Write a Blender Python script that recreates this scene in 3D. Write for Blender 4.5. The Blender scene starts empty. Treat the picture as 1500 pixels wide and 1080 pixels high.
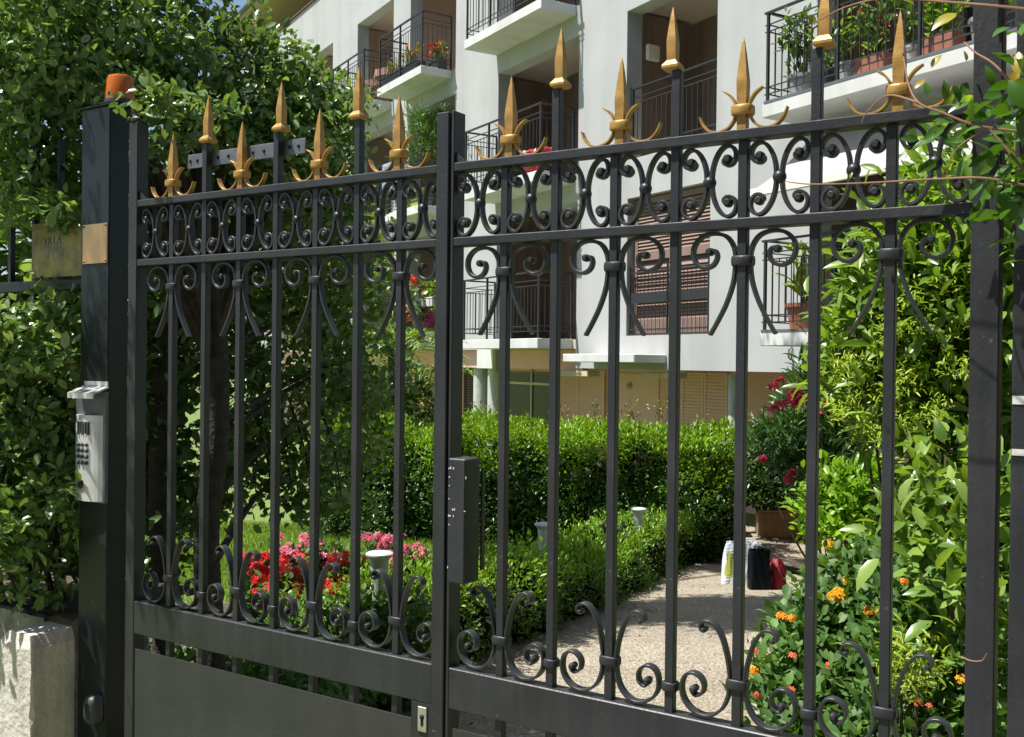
import bpy, bmesh, math, random
import numpy as np
from mathutils import Vector, Matrix
PI = math.pi
R_ = math.radians
random.seed(7)
sc = bpy.context.scene
COL = sc.collection

# ------------------------------------------------------------------ camera
FPX, PITCH, ROLL = 1480.9, -6.985e-3, 1.1106e-2
cp, sp = math.cos(PITCH), math.sin(PITCH)
F = np.array([0, cp, sp]); U0 = np.array([0, -sp, cp]); R0 = np.array([1.0, 0, 0])
cr, sr = math.cos(ROLL), math.sin(ROLL)
RR = cr * R0 + sr * U0
UU = -sr * R0 + cr * U0
CAM = np.array([0, 0, 1.6])
cam = bpy.data.cameras.new('camera'); co = bpy.data.objects.new('camera', cam); COL.objects.link(co)
cam.sensor_width = 36; cam.lens = FPX / 1500 * 36; cam.clip_end = 500; cam.clip_start = 0.05
co.matrix_world = Matrix(((RR[0], UU[0], -F[0], 0), (RR[1], UU[1], -F[1], 0), (RR[2], UU[2], -F[2], 1.6), (0, 0, 0, 1)))
sc.camera = co

def ray(px, py):
    return F + RR * (px - 750) / FPX - UU * (py - 540) / FPX
def P(px, py, d):
    return CAM + ray(px, py) * d
def gz(y):
    return -0.085 * min(max(y - 2.6, 0), 9.4)
def onground(px, py):
    lo, hi = 1.0, 40.0
    for _ in range(50):
        m = (lo + hi) / 2; p = P(px, py, m)
        if p[2] > gz(p[1]): lo = m
        else: hi = m
    return p

# ------------------------------------------------------------------ materials
def srgb(*c): return tuple(c) + (1.0,)
def newmat(name):
    m = bpy.data.materials.new(name); m.use_nodes = True
    nt = m.node_tree; nt.nodes.clear()
    out = nt.nodes.new('ShaderNodeOutputMaterial')
    return m, nt, out
def N(nt, t, **kw):
    n = nt.nodes.new(t)
    for k, v in kw.items():
        setattr(n, k, v)
    return n
def L(nt, a, b): nt.links.new(a, b)
def ramp(nt, stops):
    r = N(nt, 'ShaderNodeValToRGB')
    els = r.color_ramp.elements
    while len(els) < len(stops): els.new(0.5)
    for e, (p, c) in zip(els, stops):
        e.position = p; e.color = srgb(*c)
    return r
def surf(name, c1, c2=None, scale=8, rough=.6, metal=0.0, bump=.0, bscale=60, spots=None, spot_scale=30, spot_lo=.62, spec=.5, streak=None, detail=6):
    """noise-mottled principled surface with optional chips/spots and bump"""
    m, nt, out = newmat(name)
    b = N(nt, 'ShaderNodeBsdfPrincipled')
    tc = N(nt, 'ShaderNodeTexCoord')
    L(nt, b.outputs[0], out.inputs[0])
    b.inputs['Roughness'].default_value = rough; b.inputs['Metallic'].default_value = metal
    b.inputs['Specular IOR Level'].default_value = spec
    c2 = c2 or tuple(x * .82 for x in c1)
    no = N(nt, 'ShaderNodeTexNoise'); no.inputs['Scale'].default_value = scale; no.inputs['Detail'].default_value = detail
    L(nt, tc.outputs['Object'], no.inputs['Vector'])
    rp = ramp(nt, [(.32, c2), (.66, c1)])
    L(nt, no.outputs['Fac'], rp.inputs[0])
    colr = rp.outputs[0]
    if streak:
        mp = N(nt, 'ShaderNodeMapping'); mp.inputs['Scale'].default_value = (streak[0], streak[0], streak[1])
        L(nt, tc.outputs['Object'], mp.inputs[0])
        n2 = N(nt, 'ShaderNodeTexNoise'); n2.inputs['Scale'].default_value = 1; n2.inputs['Detail'].default_value = 4
        L(nt, mp.outputs[0], n2.inputs['Vector'])
        r2 = ramp(nt, [(.45, (1, 1, 1)), (.75, streak[2])])
        L(nt, n2.outputs['Fac'], r2.inputs[0])
        mx = N(nt, 'ShaderNodeMix', data_type='RGBA', blend_type='MULTIPLY'); mx.inputs[0].default_value = 1
        L(nt, colr, mx.inputs[6]); L(nt, r2.outputs[0], mx.inputs[7]); colr = mx.outputs[2]
    if spots:
        n3 = N(nt, 'ShaderNodeTexNoise'); n3.inputs['Scale'].default_value = spot_scale; n3.inputs['Detail'].default_value = 5; n3.inputs['Roughness'].default_value = .65
        L(nt, tc.outputs['Object'], n3.inputs['Vector'])
        r3 = ramp(nt, [(spot_lo, (0, 0, 0)), (spot_lo + .07, (1, 1, 1))])
        L(nt, n3.outputs['Fac'], r3.inputs[0])
        mx = N(nt, 'ShaderNodeMix', data_type='RGBA')
        L(nt, r3.outputs[0], mx.inputs[0]); L(nt, colr, mx.inputs[6]); mx.inputs[7].default_value = srgb(*spots); colr = mx.outputs[2]
    L(nt, colr, b.inputs['Base Color'])
    rr = N(nt, 'ShaderNodeMapRange'); rr.inputs[3].default_value = max(rough - .12, .05); rr.inputs[4].default_value = min(rough + .12, 1)
    L(nt, no.outputs['Fac'], rr.inputs[0]); L(nt, rr.outputs[0], b.inputs['Roughness'])
    if bump:
        nb = N(nt, 'ShaderNodeTexNoise'); nb.inputs['Scale'].default_value = bscale; nb.inputs['Detail'].default_value = 6
        L(nt, tc.outputs['Object'], nb.inputs['Vector'])
        bp = N(nt, 'ShaderNodeBump'); bp.inputs['Strength'].default_value = bump; bp.inputs['Distance'].default_value = .01
        L(nt, nb.outputs['Fac'], bp.inputs['Height']); L(nt, bp.outputs[0], b.inputs['Normal'])
    return m
def leafmat(name, cols, rough=.42, trans=.3, spec=.5, tint=(.5, .9, .12)):
    """leaf: one colour per leaf, big soft patches of younger and older growth, light passing through"""
    m, nt, out = newmat(name)
    b = N(nt, 'ShaderNodeBsdfPrincipled'); t = N(nt, 'ShaderNodeBsdfTranslucent'); mix = N(nt, 'ShaderNodeMixShader')
    g = N(nt, 'ShaderNodeNewGeometry'); tc = N(nt, 'ShaderNodeTexCoord')
    stops = [(i / max(len(cols) - 1, 1), c) for i, c in enumerate(cols)]
    rp = ramp(nt, stops); L(nt, g.outputs['Random Per Island'], rp.inputs[0])
    no = N(nt, 'ShaderNodeTexNoise'); no.inputs['Scale'].default_value = 2.2; no.inputs['Detail'].default_value = 3
    L(nt, tc.outputs['Object'], no.inputs['Vector'])
    mr = N(nt, 'ShaderNodeMapRange'); mr.inputs[1].default_value = .3; mr.inputs[2].default_value = .7; mr.inputs[3].default_value = .7; mr.inputs[4].default_value = 1.25
    L(nt, no.outputs['Fac'], mr.inputs[0])
    mx = N(nt, 'ShaderNodeMix', data_type='RGBA', blend_type='MULTIPLY'); mx.inputs[0].default_value = 1
    L(nt, rp.outputs[0], mx.inputs[6]); L(nt, mr.outputs[0], mx.inputs[7])
    L(nt, mx.outputs[2], b.inputs['Base Color'])
    mt = N(nt, 'ShaderNodeMix', data_type='RGBA', blend_type='MULTIPLY'); mt.inputs[0].default_value = 1
    L(nt, mx.outputs[2], mt.inputs[6]); mt.inputs[7].default_value = srgb(*[min(1, x * 2.2) for x in tint])
    L(nt, mt.outputs[2], t.inputs['Color'])
    b.inputs['Roughness'].default_value = rough; b.inputs['Specular IOR Level'].default_value = spec
    mix.inputs[0].default_value = trans
    L(nt, b.outputs[0], mix.inputs[1]); L(nt, t.outputs[0], mix.inputs[2]); L(nt, mix.outputs[0], out.inputs[0])
    return m

M = {}
M['iron'] = surf('painted_iron', (.030, .0325, .0345), (.019, .021, .0225), 6, .43, 0, .10, 120, spots=(.17, .15, .125), spot_scale=44, spot_lo=.685, spec=.4, streak=(38, 2.5, (1.35, 1.28, 1.18)))
M['iron_dark'] = surf('post_paint', (.015, .021, .022), (.009, .0125, .014), 9, .38, 0, .08, 120, spots=(.06, .066, .066), spot_scale=22, spot_lo=.70, spec=.3)
M['iron_panel'] = surf('sheet_paint', (.038, .039, .038), (.027, .0285, .0285), 5, .48, 0, .1, 60, spots=(.14, .13, .125), spot_scale=26, spot_lo=.72, streak=(14, 1.2, (.86, .86, .86)))
M['gold'] = surf('gold_paint', (.43, .25, .056), (.32, .175, .040), 60, .42, .2, .06, 160, spots=(.14, .075, .03), spot_scale=46, spot_lo=.64)
M['zinc'] = surf('galvanised', (.17, .18, .195), (.12, .127, .14), 30, .5, .5)
M['chrome'] = surf('worn_steel', (.62, .60, .57), (.48, .46, .43), 40, .3, .8)
M['black'] = surf('black_hole', (.006, .006, .006), None, 10, .8)
M['plast'] = surf('dark_plastic', (.055, .065, .07), (.04, .048, .052), 25, .5)
M['alu'] = surf('aluminium_front', (.72, .72, .71), (.60, .60, .59), 22, .36, .3)
M['sign'] = surf('brass_plate', (.24, .19, .025), (.06, .06, .015), 16, .3, .5, .1, 20)
M['sign2'] = surf('copper_plate', (.56, .33, .15), (.40, .26, .13), 12, .2, .8)
M['letters'] = surf('pale_letters', (.34, .33, .24), None, 30, .5)
M['sticker'] = surf('white_sticker', (.75, .74, .70), (.58, .55, .5), 60, .5)
M['stone'] = surf('pillar_render', (.68, .63, .55), (.52, .48, .42), 7, .9, 0, .6, 45, spots=(.12, .11, .09), spot_scale=28, spot_lo=.68, streak=(26, 3, (.72, .70, .66)))
M['stone2'] = surf('rough_stone', (.33, .31, .27), (.16, .15, .13), 16, .95, 0, 1.0, 30)
M['stucco'] = surf('white_render', (.445, .447, .445), (.41, .412, .41), 1.6, .85, 0, .25, 90, streak=(2.2, .16, (.86, .86, .85)))
M['slab'] = surf('slab_paint', (.64, .64, .625), (.57, .57, .555), 2.5, .8, 0, .15, 60, streak=(3.5, .5, (.86, .85, .82)))
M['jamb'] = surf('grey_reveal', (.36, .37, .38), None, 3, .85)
M['ceil'] = surf('loggia_ceiling', (.74, .64, .54), (.69, .59, .49), 2, .85)
M['inner'] = surf('loggia_wall', (.46, .37, .30), (.41, .33, .265), 2, .85)
M['brownwall'] = surf('brown_boards', (.27, .21, .175), (.23, .178, .148), 3, .7, streak=(6, .1, (.7, .7, .7)))
M['tan'] = surf('tan_wall', (.82, .475, .44), (.76, .44, .405), 1.6, .85)
M['tanshut'] = surf('tan_shutter', (.86, .54, .50), (.81, .50, .46), 3, .7)
M['cream'] = surf('cream_paint', (.66, .60, .48), None, 5, .6)
M['pinkshut'] = surf('rose_shutter', (.255, .165, .135), (.215, .14, .115), 5, .7)
M['darkshut'] = surf('brown_shutter', (.085, .045, .035), None, 5, .7)
M['glass'] = surf('dark_glass', (.03, .03, .028), (.02, .02, .02), 3, .12)
M['rail'] = surf('balcony_iron', (.022, .023, .025), (.016, .017, .018), 20, .5)
M['mesh'] = surf('thin_wire', (.10, .11, .12), None, 20, .5)
M['coping'] = surf('coping_tile', (.16, .075, .055), (.11, .055, .04), 6, .8)
M['eave'] = surf('eave_soffit', (.62, .49, .36), (.55, .43, .31), 2, .85)
M['gutter'] = surf('gutter_zinc', (.12, .13, .14), None, 6, .5)
M['awncass'] = surf('awning_case', (.60, .50, .33), None, 6, .6)
M['blind'] = surf('awning_bar', (.80, .78, .70), None, 6, .6)
M['lampwhite'] = surf('lamp_paint', (.52, .54, .52), (.42, .44, .42), 14, .5, streak=(30, 3, (.8, .8, .76)))
M['terra'] = surf('terracotta', (.30, .115, .070), (.22, .085, .055), 12, .85)
M['greypot'] = surf('grey_pot', (.30, .31, .33), None, 12, .6)
M['whitepot'] = surf('white_box', (.62, .62, .60), None, 12, .6)
M['blackpot'] = surf('black_pot', (.03, .032, .035), None, 12, .5)
M['limebox'] = surf('lime_box', (.30, .36, .03), (.24, .29, .02), 12, .5)
M['bark'] = surf('bark', (.075, .062, .046), (.034, .028, .021), 22, .95, 0, 1.0, 60)
M['stem'] = surf('green_stem', (.10, .085, .04), (.07, .07, .03), 30, .8)
M['vinestem'] = surf('vine_stem', (.30, .16, .09), (.22, .12, .07), 40, .7)
M['planter'] = surf('wood_planter', (.34, .20, .11), (.24, .14, .075), 6, .8, streak=(18, 1, (.7, .66, .6)))
M['housewall'] = surf('house_render', (.20, .19, .175), (.17, .16, .15), 1.5, .9)
M['soil'] = surf('bed_soil', (.085, .065, .045), (.045, .035, .025), 14, .95, 0, 1.0, 30)
M['innershade'] = surf('hedge_inner_shade', (.018, .020, .011), (.012, .014, .008), 20, .95)  # near-black colour standing in for the shade inside the hedges
M['redcloth'] = surf('red_cloth', (.55, .02, .03), (.45, .015, .025), 20, .85)
M['palecloth'] = surf('pale_cloth', (.62, .50, .44), (.5, .38, .33), 30, .85)
M['bluecloth'] = surf('blue_cloth', (.05, .13, .20), (.3, .4, .45), 18, .85)
M['pinkwood'] = surf('faded_wood', (.42, .26, .21), None, 20, .8)

# amber lamp dome
m, nt, out = newmat('amber_plastic'); b = N(nt, 'ShaderNodeBsdfPrincipled'); L(nt, b.outputs[0], out.inputs[0])
b.inputs['Base Color'].default_value = srgb(.50, .125, .018); b.inputs['Roughness'].default_value = .25
b.inputs['Subsurface Weight'].default_value = .4; b.inputs['Subsurface Radius'].default_value = (.03, .01, .004); M['amber'] = m
# awning cloth: light passes through
m, nt, out = newmat('awning_cloth'); b = N(nt, 'ShaderNodeBsdfDiffuse'); t = N(nt, 'ShaderNodeBsdfTranslucent'); mx = N(nt, 'ShaderNodeMixShader')
b.inputs[0].default_value = srgb(.50, .47, .49); t.inputs[0].default_value = srgb(.42, .38, .40); mx.inputs[0].default_value = .25
L(nt, b.outputs[0], mx.inputs[1]); L(nt, t.outputs[0], mx.inputs[2]); L(nt, mx.outputs[0], out.inputs[0]); M['awning'] = m
# plastic bag
m, nt, out = newmat('white_plastic_bag'); b = N(nt, 'ShaderNodeBsdfPrincipled'); t = N(nt, 'ShaderNodeBsdfTranslucent'); mx = N(nt, 'ShaderNodeMixShader')
tc = N(nt, 'ShaderNodeTexCoord'); gr = N(nt, 'ShaderNodeTexGradient', gradient_type='SPHERICAL'); mp = N(nt, 'ShaderNodeMapping')
mp.inputs['Location'].default_value = (.35, .15, -2.3); mp.inputs['Scale'].default_value = (9, 9, 7.5)
nz_ = N(nt, 'ShaderNodeTexNoise'); nz_.inputs['Scale'].default_value = 9; L(nt, tc.outputs['Object'], nz_.inputs['Vector'])
va = N(nt, 'ShaderNodeVectorMath', operation='MULTIPLY_ADD'); va.inputs[1].default_value = (1.5, 1.5, 1.9); L(nt, nz_.outputs['Color'], va.inputs[0]); L(nt, mp.outputs[0], va.inputs[2])
L(nt, tc.outputs['Object'], mp.inputs[0]); L(nt, va.outputs[0], gr.inputs[0])
rp = ramp(nt, [(.10, (.66, .72, .78)), (.20, (.42, .46, .03))]); L(nt, gr.outputs['Fac'], rp.inputs[0]); L(nt, rp.outputs[0], b.inputs['Base Color'])
b.inputs['Roughness'].default_value = .35; t.inputs[0].default_value = srgb(.6, .66, .72); mx.inputs[0].default_value = .25
L(nt, b.outputs[0], mx.inputs[1]); L(nt, t.outputs[0], mx.inputs[2]); L(nt, mx.outputs[0], out.inputs[0]); M['bagwhite'] = m
M['bagblack'] = surf('black_paper_bag', (.004, .006, .011), (.003, .004, .007), 8, .5, spec=.12)
M['bagred'] = surf('red_bag', (.26, .014, .022), (.18, .010, .016), 14, .5, 0, .4, 25)

# exposed-aggregate path
m, nt, out = newmat('aggregate_path'); b = N(nt, 'ShaderNodeBsdfPrincipled'); tc = N(nt, 'ShaderNodeTexCoord')
vo = N(nt, 'ShaderNodeTexVoronoi'); vo.inputs['Scale'].default_value = 105; L(nt, tc.outputs['Object'], vo.inputs['Vector'])
sx = N(nt, 'ShaderNodeSeparateColor'); L(nt, vo.outputs['Color'], sx.inputs[0])
rp = ramp(nt, [(0, (.115, .094, .066)), (.3, (.225, .188, .135)), (.62, (.315, .267, .196)), (1, (.45, .41, .335))]); L(nt, sx.outputs[0], rp.inputs[0])
no = N(nt, 'ShaderNodeTexNoise'); no.inputs['Scale'].default_value = 1.6; no.inputs['Detail'].default_value = 5; L(nt, tc.outputs['Object'], no.inputs['Vector'])
r2 = ramp(nt, [(.3, (.78, .76, .74)), (.65, (1, 1, 1))]); L(nt, no.outputs['Fac'], r2.inputs[0])
mx = N(nt, 'ShaderNodeMix', data_type='RGBA', blend_type='MULTIPLY'); mx.inputs[0].default_value = 1
L(nt, rp.outputs[0], mx.inputs[6]); L(nt, r2.outputs[0], mx.inputs[7]); L(nt, mx.outputs[2], b.inputs['Base Color'])
b.inputs['Roughness'].default_value = .85
bp = N(nt, 'ShaderNodeBump'); bp.inputs['Strength'].default_value = .5; bp.inputs['Distance'].default_value = .006; bp.invert = True
L(nt, vo.outputs['Distance'], bp.inputs['Height']); L(nt, bp.outputs[0], b.inputs['Normal']); L(nt, b.outputs[0], out.inputs[0]); M['path'] = m
M['street'] = surf('street_paving', (.20, .19, .175), (.15, .14, .13), 3, .9, 0, .5, 80)
M['lawn'] = surf('lawn_soil', (.14, .20, .04), (.10, .15, .03), 5, .95, 0, .8, 50)

# leaves and petals
M['lf_tree'] = leafmat('tree_leaf', [(.10, .19, .07), (.16, .27, .095), (.23, .35, .13), (.36, .46, .23)], .22, .36)
M['lf_hedge'] = leafmat('fence_hedge_leaf', [(.10, .19, .06), (.16, .27, .08), (.23, .35, .115), (.36, .46, .20)], .26, .36)
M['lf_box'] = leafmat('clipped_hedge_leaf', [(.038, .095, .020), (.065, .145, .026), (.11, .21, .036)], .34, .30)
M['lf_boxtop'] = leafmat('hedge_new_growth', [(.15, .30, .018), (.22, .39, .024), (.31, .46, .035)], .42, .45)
M['lf_low'] = leafmat('low_border_leaf', [(.09, .18, .036), (.14, .26, .05), (.21, .34, .075)], .42, .38)
M['lf_long'] = leafmat('lance_leaf', [(.10, .19, .03), (.16, .28, .045), (.23, .36, .065), (.32, .43, .11)], .32, .44)
M['lf_young'] = leafmat('yellow_green_leaf', [(.28, .42, .04), (.38, .50, .055), (.46, .52, .08)], .45, .42)
M['lf_bright'] = leafmat('bright_shrub_leaf', [(.17, .34, .022), (.23, .42, .03), (.30, .49, .042)], .34, .44)
M['lf_lant'] = leafmat('lantana_leaf', [(.06, .135, .035), (.10, .20, .05), (.16, .28, .075)], .5, .36, .3)
M['lf_olean'] = leafmat('oleander_leaf', [(.045, .105, .034), (.07, .15, .045), (.11, .20, .06)], .34, .28)
M['lf_vine'] = leafmat('vine_leaf', [(.050, .13, .018), (.075, .18, .022), (.12, .24, .028)], .26, .33)
M['lf_vineyel'] = leafmat('vine_young_leaf', [(.28, .30, .02), (.36, .33, .02), (.42, .22, .03)], .34, .4)
M['lf_pot'] = leafmat('potted_leaf', [(.06, .14, .025), (.10, .20, .035), (.17, .28, .06)], .42, .3)
M['lf_yel'] = leafmat('yellow_foliage', [(.22, .20, .03), (.30, .24, .04), (.16, .19, .03)], .5, .3)
M['lf_palm'] = leafmat('palm_leaf', [(.16, .28, .06), (.24, .36, .09), (.32, .42, .13)], .4, .42)
M['lf_dry'] = leafmat('dry_leaf', [(.16, .09, .035), (.24, .15, .06), (.10, .06, .03), (.14, .15, .04)], .7, .1)
M['grass'] = leafmat('grass_blade', [(.14, .25, .022), (.20, .32, .032), (.27, .38, .055)], .5, .42)
def petal(n, c, c2): return leafmat(n, [c, c2], .55, .3, .3, (.45, .45, .45))
M['p_red'] = petal('red_petal', (.62, .012, .015), (.75, .03, .02))
M['p_pink'] = petal('pink_petal', (.68, .10, .17), (.82, .30, .36))
M['p_crim'] = petal('crimson_petal', (.42, .008, .045), (.56, .02, .08))
M['p_mag'] = petal('magenta_petal', (.55, .02, .22), (.65, .05, .3))
M['p_org'] = petal('orange_petal', (.80, .28, .02), (.85, .42, .03))
M['p_yel'] = petal('yellow_petal', (.85, .48, .02), (.80, .38, .02))
M['p_coral'] = petal('coral_petal', (.75, .14, .07), (.80, .24, .12))

# ------------------------------------------------------------------ mesh helpers
class MB:
    def __init__(s): s.v = []; s.f = []
    def add(s, vs, fs):
        o = len(s.v); s.v += [tuple(map(float, v)) for v in vs]; s.f += [tuple(i + o for i in f) for f in fs]; return s
    def box(s, x0, x1, y0, y1, z0, z1, c=0.0):
        if c <= 0:
            v = [(x, y, z) for z in (z0, z1) for y in (y0, y1) for x in (x0, x1)]
            return s.add(v, [(0, 2, 3, 1), (4, 5, 7, 6), (0, 1, 5, 4), (2, 6, 7, 3), (0, 4, 6, 2), (1, 3, 7, 5)])
        bm = bmesh.new()
        bmesh.ops.create_cube(bm, size=1)
        for v in bm.verts: v.co = Vector(((x0 + x1) / 2 + v.co.x * (x1 - x0), (y0 + y1) / 2 + v.co.y * (y1 - y0), (z0 + z1) / 2 + v.co.z * (z1 - z0)))
        bmesh.ops.bevel(bm, geom=bm.edges[:], offset=c, segments=1, affect='EDGES')
        bm.verts.index_update()
        s.add([v.co for v in bm.verts], [tuple(v.index for v in f.verts) for f in bm.faces]); bm.free(); return s
    def lathe(s, prof, cx=0, cy=0, n=20, cz=0):
        o = []; fs = []
        for r, z in prof:
            for i in range(n):
                a = 2 * PI * i / n; o.append((cx + r * math.cos(a), cy + r * math.sin(a), cz + z))
        for k in range(len(prof) - 1):
            for i in range(n):
                j = (i + 1) % n; fs.append((k * n + i, k * n + j, (k + 1) * n + j, (k + 1) * n + i))
        fs.append(tuple(range(n))[::-1]); fs.append(tuple((len(prof) - 1) * n + i for i in range(n)))
        return s.add(o, fs)
    def tube(s, pts, r, n=6):
        pts = [np.array(p, float) for p in pts]; rs = r if isinstance(r, (list, tuple)) else [r] * len(pts)
        o = []; fs = []; prev = None
        for i, p in enumerate(pts):
            t = pts[min(i + 1, len(pts) - 1)] - pts[max(i - 1, 0)]; t = t / (np.linalg.norm(t) + 1e-9)
            if prev is None:
                a = np.array([0, 0, 1.0]) if abs(t[2]) < .9 else np.array([1.0, 0, 0])
            else: a = prev
            u = a - t * (a @ t); u /= np.linalg.norm(u) + 1e-9; w = np.cross(t, u); prev = u
            for k in range(n):
                an = 2 * PI * k / n; o.append(p + rs[i] * (math.cos(an) * u + math.sin(an) * w))
        for i in range(len(pts) - 1):
            for k in range(n):
                j = (k + 1) % n; fs.append((i * n + k, i * n + j, (i + 1) * n + j, (i + 1) * n + k))
        fs.append(tuple(range(n))[::-1]); fs.append(tuple((len(pts) - 1) * n + k for k in range(n)))
        return s.add(o, fs)
    def ball(s, c, r, n=12, m=8, sc_=(1, 1, 1)):
        prof = []
        o = [(c[0], c[1], c[2] - r * sc_[2])]; fs = []
        for k in range(1, m):
            a = -PI / 2 + PI * k / m
            for i in range(n):
                b_ = 2 * PI * i / n; o.append((c[0] + r * sc_[0] * math.cos(a) * math.cos(b_), c[1] + r * sc_[1] * math.cos(a) * math.sin(b_), c[2] + r * sc_[2] * math.sin(a)))
        o.append((c[0], c[1], c[2] + r * sc_[2]))
        for i in range(n):
            j = (i + 1) % n; fs.append((0, 1 + j, 1 + i)); fs.append((len(o) - 1, 1 + (m - 2) * n + i, 1 + (m - 2) * n + j))
            for k in range(m - 2): fs.append((1 + k * n + i, 1 + k * n + j, 1 + (k + 1) * n + j, 1 + (k + 1) * n + i))
        return s.add(o, fs)
    def mesh(s, name, smooth=False, sharp=38):
        me = bpy.data.meshes.new(name); me.from_pydata(s.v, [], s.f); me.update()
        if smooth:
            me.polygons.foreach_set('use_smooth', [True] * len(me.polygons)); me.set_sharp_from_angle(angle=R_(sharp))
        return me
    def build(s, name, mat, parent=None, loc=(0, 0, 0), rz=0, smooth=False):
        return obj(name, s.mesh(name, smooth), mat, parent, loc, rz)
def obj(name, me, mat=None, parent=None, loc=(0, 0, 0), rz=0):
    o = bpy.data.objects.new(name, me); COL.objects.link(o)
    if mat and not me.materials: me.materials.append(M[mat] if isinstance(mat, str) else mat)
    if parent: o.parent = parent
    o.location = loc; o.rotation_euler = (0, 0, rz); return o
def tag(o, label=None, cat=None, group=None, kind=None):
    if label: o['label'] = label
    if cat: o['category'] = cat
    if group: o['group'] = group
    if kind: o['kind'] = kind
    return o
def thing(name, label, cat, loc=(0, 0, 0), rz=0, group=None):
    o = bpy.data.objects.new(name, None); COL.objects.link(o); o.empty_display_size = .1
    o.location = loc; o.rotation_euler = (0, 0, rz); return tag(o, label, cat, group)
def copy_tree(o, parent=None, label=None):
    c = o.copy(); COL.objects.link(c)
    if parent: c.parent = parent
    if label: c['label'] = label
    for ch in list(o.children): copy_tree(ch, c)
    return c

def crom(pts, n=6):
    pts = [np.array(p, float) for p in pts]; q = [2 * pts[0] - pts[1]] + pts + [2 * pts[-1] - pts[-2]]; out = []
    for i in range(1, len(q) - 2):
        a, b_, c, d = q[i - 1:i + 3]
        for k in range(n):
            t = k / n; out.append(.5 * (2 * b_ + (c - a) * t + (2 * a - 5 * b_ + 4 * c - d) * t * t + (3 * b_ - a - 3 * c + d) * t ** 3))
    out.append(pts[-1]); return out
def strip(mb, pts2, th, dep, y0=0.0, n=6, taper0=1.0, taper1=1.0, dep0=1.0):
    """forged bar swept along a curve in the x-z plane"""
    path = crom(pts2, n); m_ = len(path); o = []; fs = []
    c = .28
    for i, p in enumerate(path):
        t = path[min(i + 1, m_ - 1)] - path[max(i - 1, 0)]; t = t / (np.linalg.norm(t) + 1e-9); nn = np.array([-t[1], t[0]])
        s_ = i / (m_ - 1)
        k = taper0 + (1 - taper0) * min(1, s_ / .3) if s_ < .5 else taper1 + (1 - taper1) * min(1, (1 - s_) / .2)
        d_ = dep * (dep0 + (1 - dep0) * min(1, s_ / .3))
        h = th * k / 2; d = d_ / 2; ch = c * min(h, d)
        for a, e in ((-h, -d + ch), (-h + ch, -d), (h - ch, -d), (h, -d + ch), (h, d - ch), (h - ch, d), (-h + ch, d), (-h, d - ch)):
            o.append((p[0] + nn[0] * a, y0 + e, p[1] + nn[1] * a))
    for i in range(m_ - 1):
        for k in range(8):
            j = (k + 1) % 8; fs.append((i * 8 + k, i * 8 + j, (i + 1) * 8 + j, (i + 1) * 8 + k))
    fs.append(tuple(range(8))[::-1]); fs.append(tuple((m_ - 1) * 8 + k for k in range(8)))
    mb.add(o, fs); return mb
def button(mb, x, z, r, dep, y0=0.0, n=14):
    prof = [(r * .55, -dep / 2 - .0035), (r * .9, -dep / 2), (r, -dep / 4), (r, dep / 4), (r * .9, dep / 2), (r * .55, dep / 2 + .0035)]
    o = []; fs = []
    for rr, yy in prof:
        for i in range(n):
            a = 2 * PI * i / n; o.append((x + rr * math.cos(a), y0 + yy, z + rr * math.sin(a)))
    for k in range(len(prof) - 1):
        for i in range(n):
            j = (i + 1) % n; fs.append((k * n + i, (k + 1) * n + i, (k + 1) * n + j, k * n + j))
    fs.append(tuple(range(n))); fs.append(tuple((len(prof) - 1) * n + i for i in range(n))[::-1])
    mb.add(o, fs)

# ------------------------------------------------------------------ foliage
T_SIMPLE = (np.array([(0, 0, 0), (.5, 1, .10), (1, 0, 0), (.5, -1, .10), (.48, 0, -.06)]), [(0, 4, 2, 1), (0, 3, 2, 4)])
T_OVAL = (np.array([(0, 0, 0), (.3, 0, -.03), (.68, 0, -.02), (1, 0, -.12), (.25, .85, .08), (.66, .9, .06), (.25, -.85, .08), (.66, -.9, .06)]),
          [(0, 1, 4), (1, 2, 5, 4), (2, 3, 5), (0, 6, 1), (1, 6, 7, 2), (2, 7, 3)])
T_LONG = (np.array([(0, 0, 0), (.25, 0, .02), (.5, 0, 0), (.75, 0, -.06), (1, 0, -.16), (.22, .8, .06), (.5, 1, .05), (.77, .62, -.02), (.22, -.8, .06), (.5, -1, .05), (.77, -.62, -.02)]),
          [(0, 1, 5), (1, 2, 6, 5), (2, 3, 7, 6), (3, 4, 7), (0, 8, 1), (1, 8, 9, 2), (2, 9, 10, 3), (3, 10, 4)])
T_BLADE = (np.array([(0, 1, 0), (0, -1, 0), (.55, .7, .02), (.55, -.7, .02), (1, 0, -.08)]), [(0, 1, 3, 2), (2, 3, 4)])
def _flower():
    v = [(0, 0, .0)]; f = []
    for k in range(5):
        a = 2 * PI * k / 5
        v += [(math.cos(a - .42) * .62, math.sin(a - .42) * .62, .12), (math.cos(a) * 1.0, math.sin(a) * 1.0, .10), (math.cos(a + .42) * .62, math.sin(a + .42) * .62, .12)]
        i = 1 + 3 * k; f.append((0, i, i + 1, i + 2))
    return np.array(v), f
T_FLOWER = _flower()
def unit(a): return a / (np.linalg.norm(a, axis=-1, keepdims=True) + 1e-9)
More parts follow.
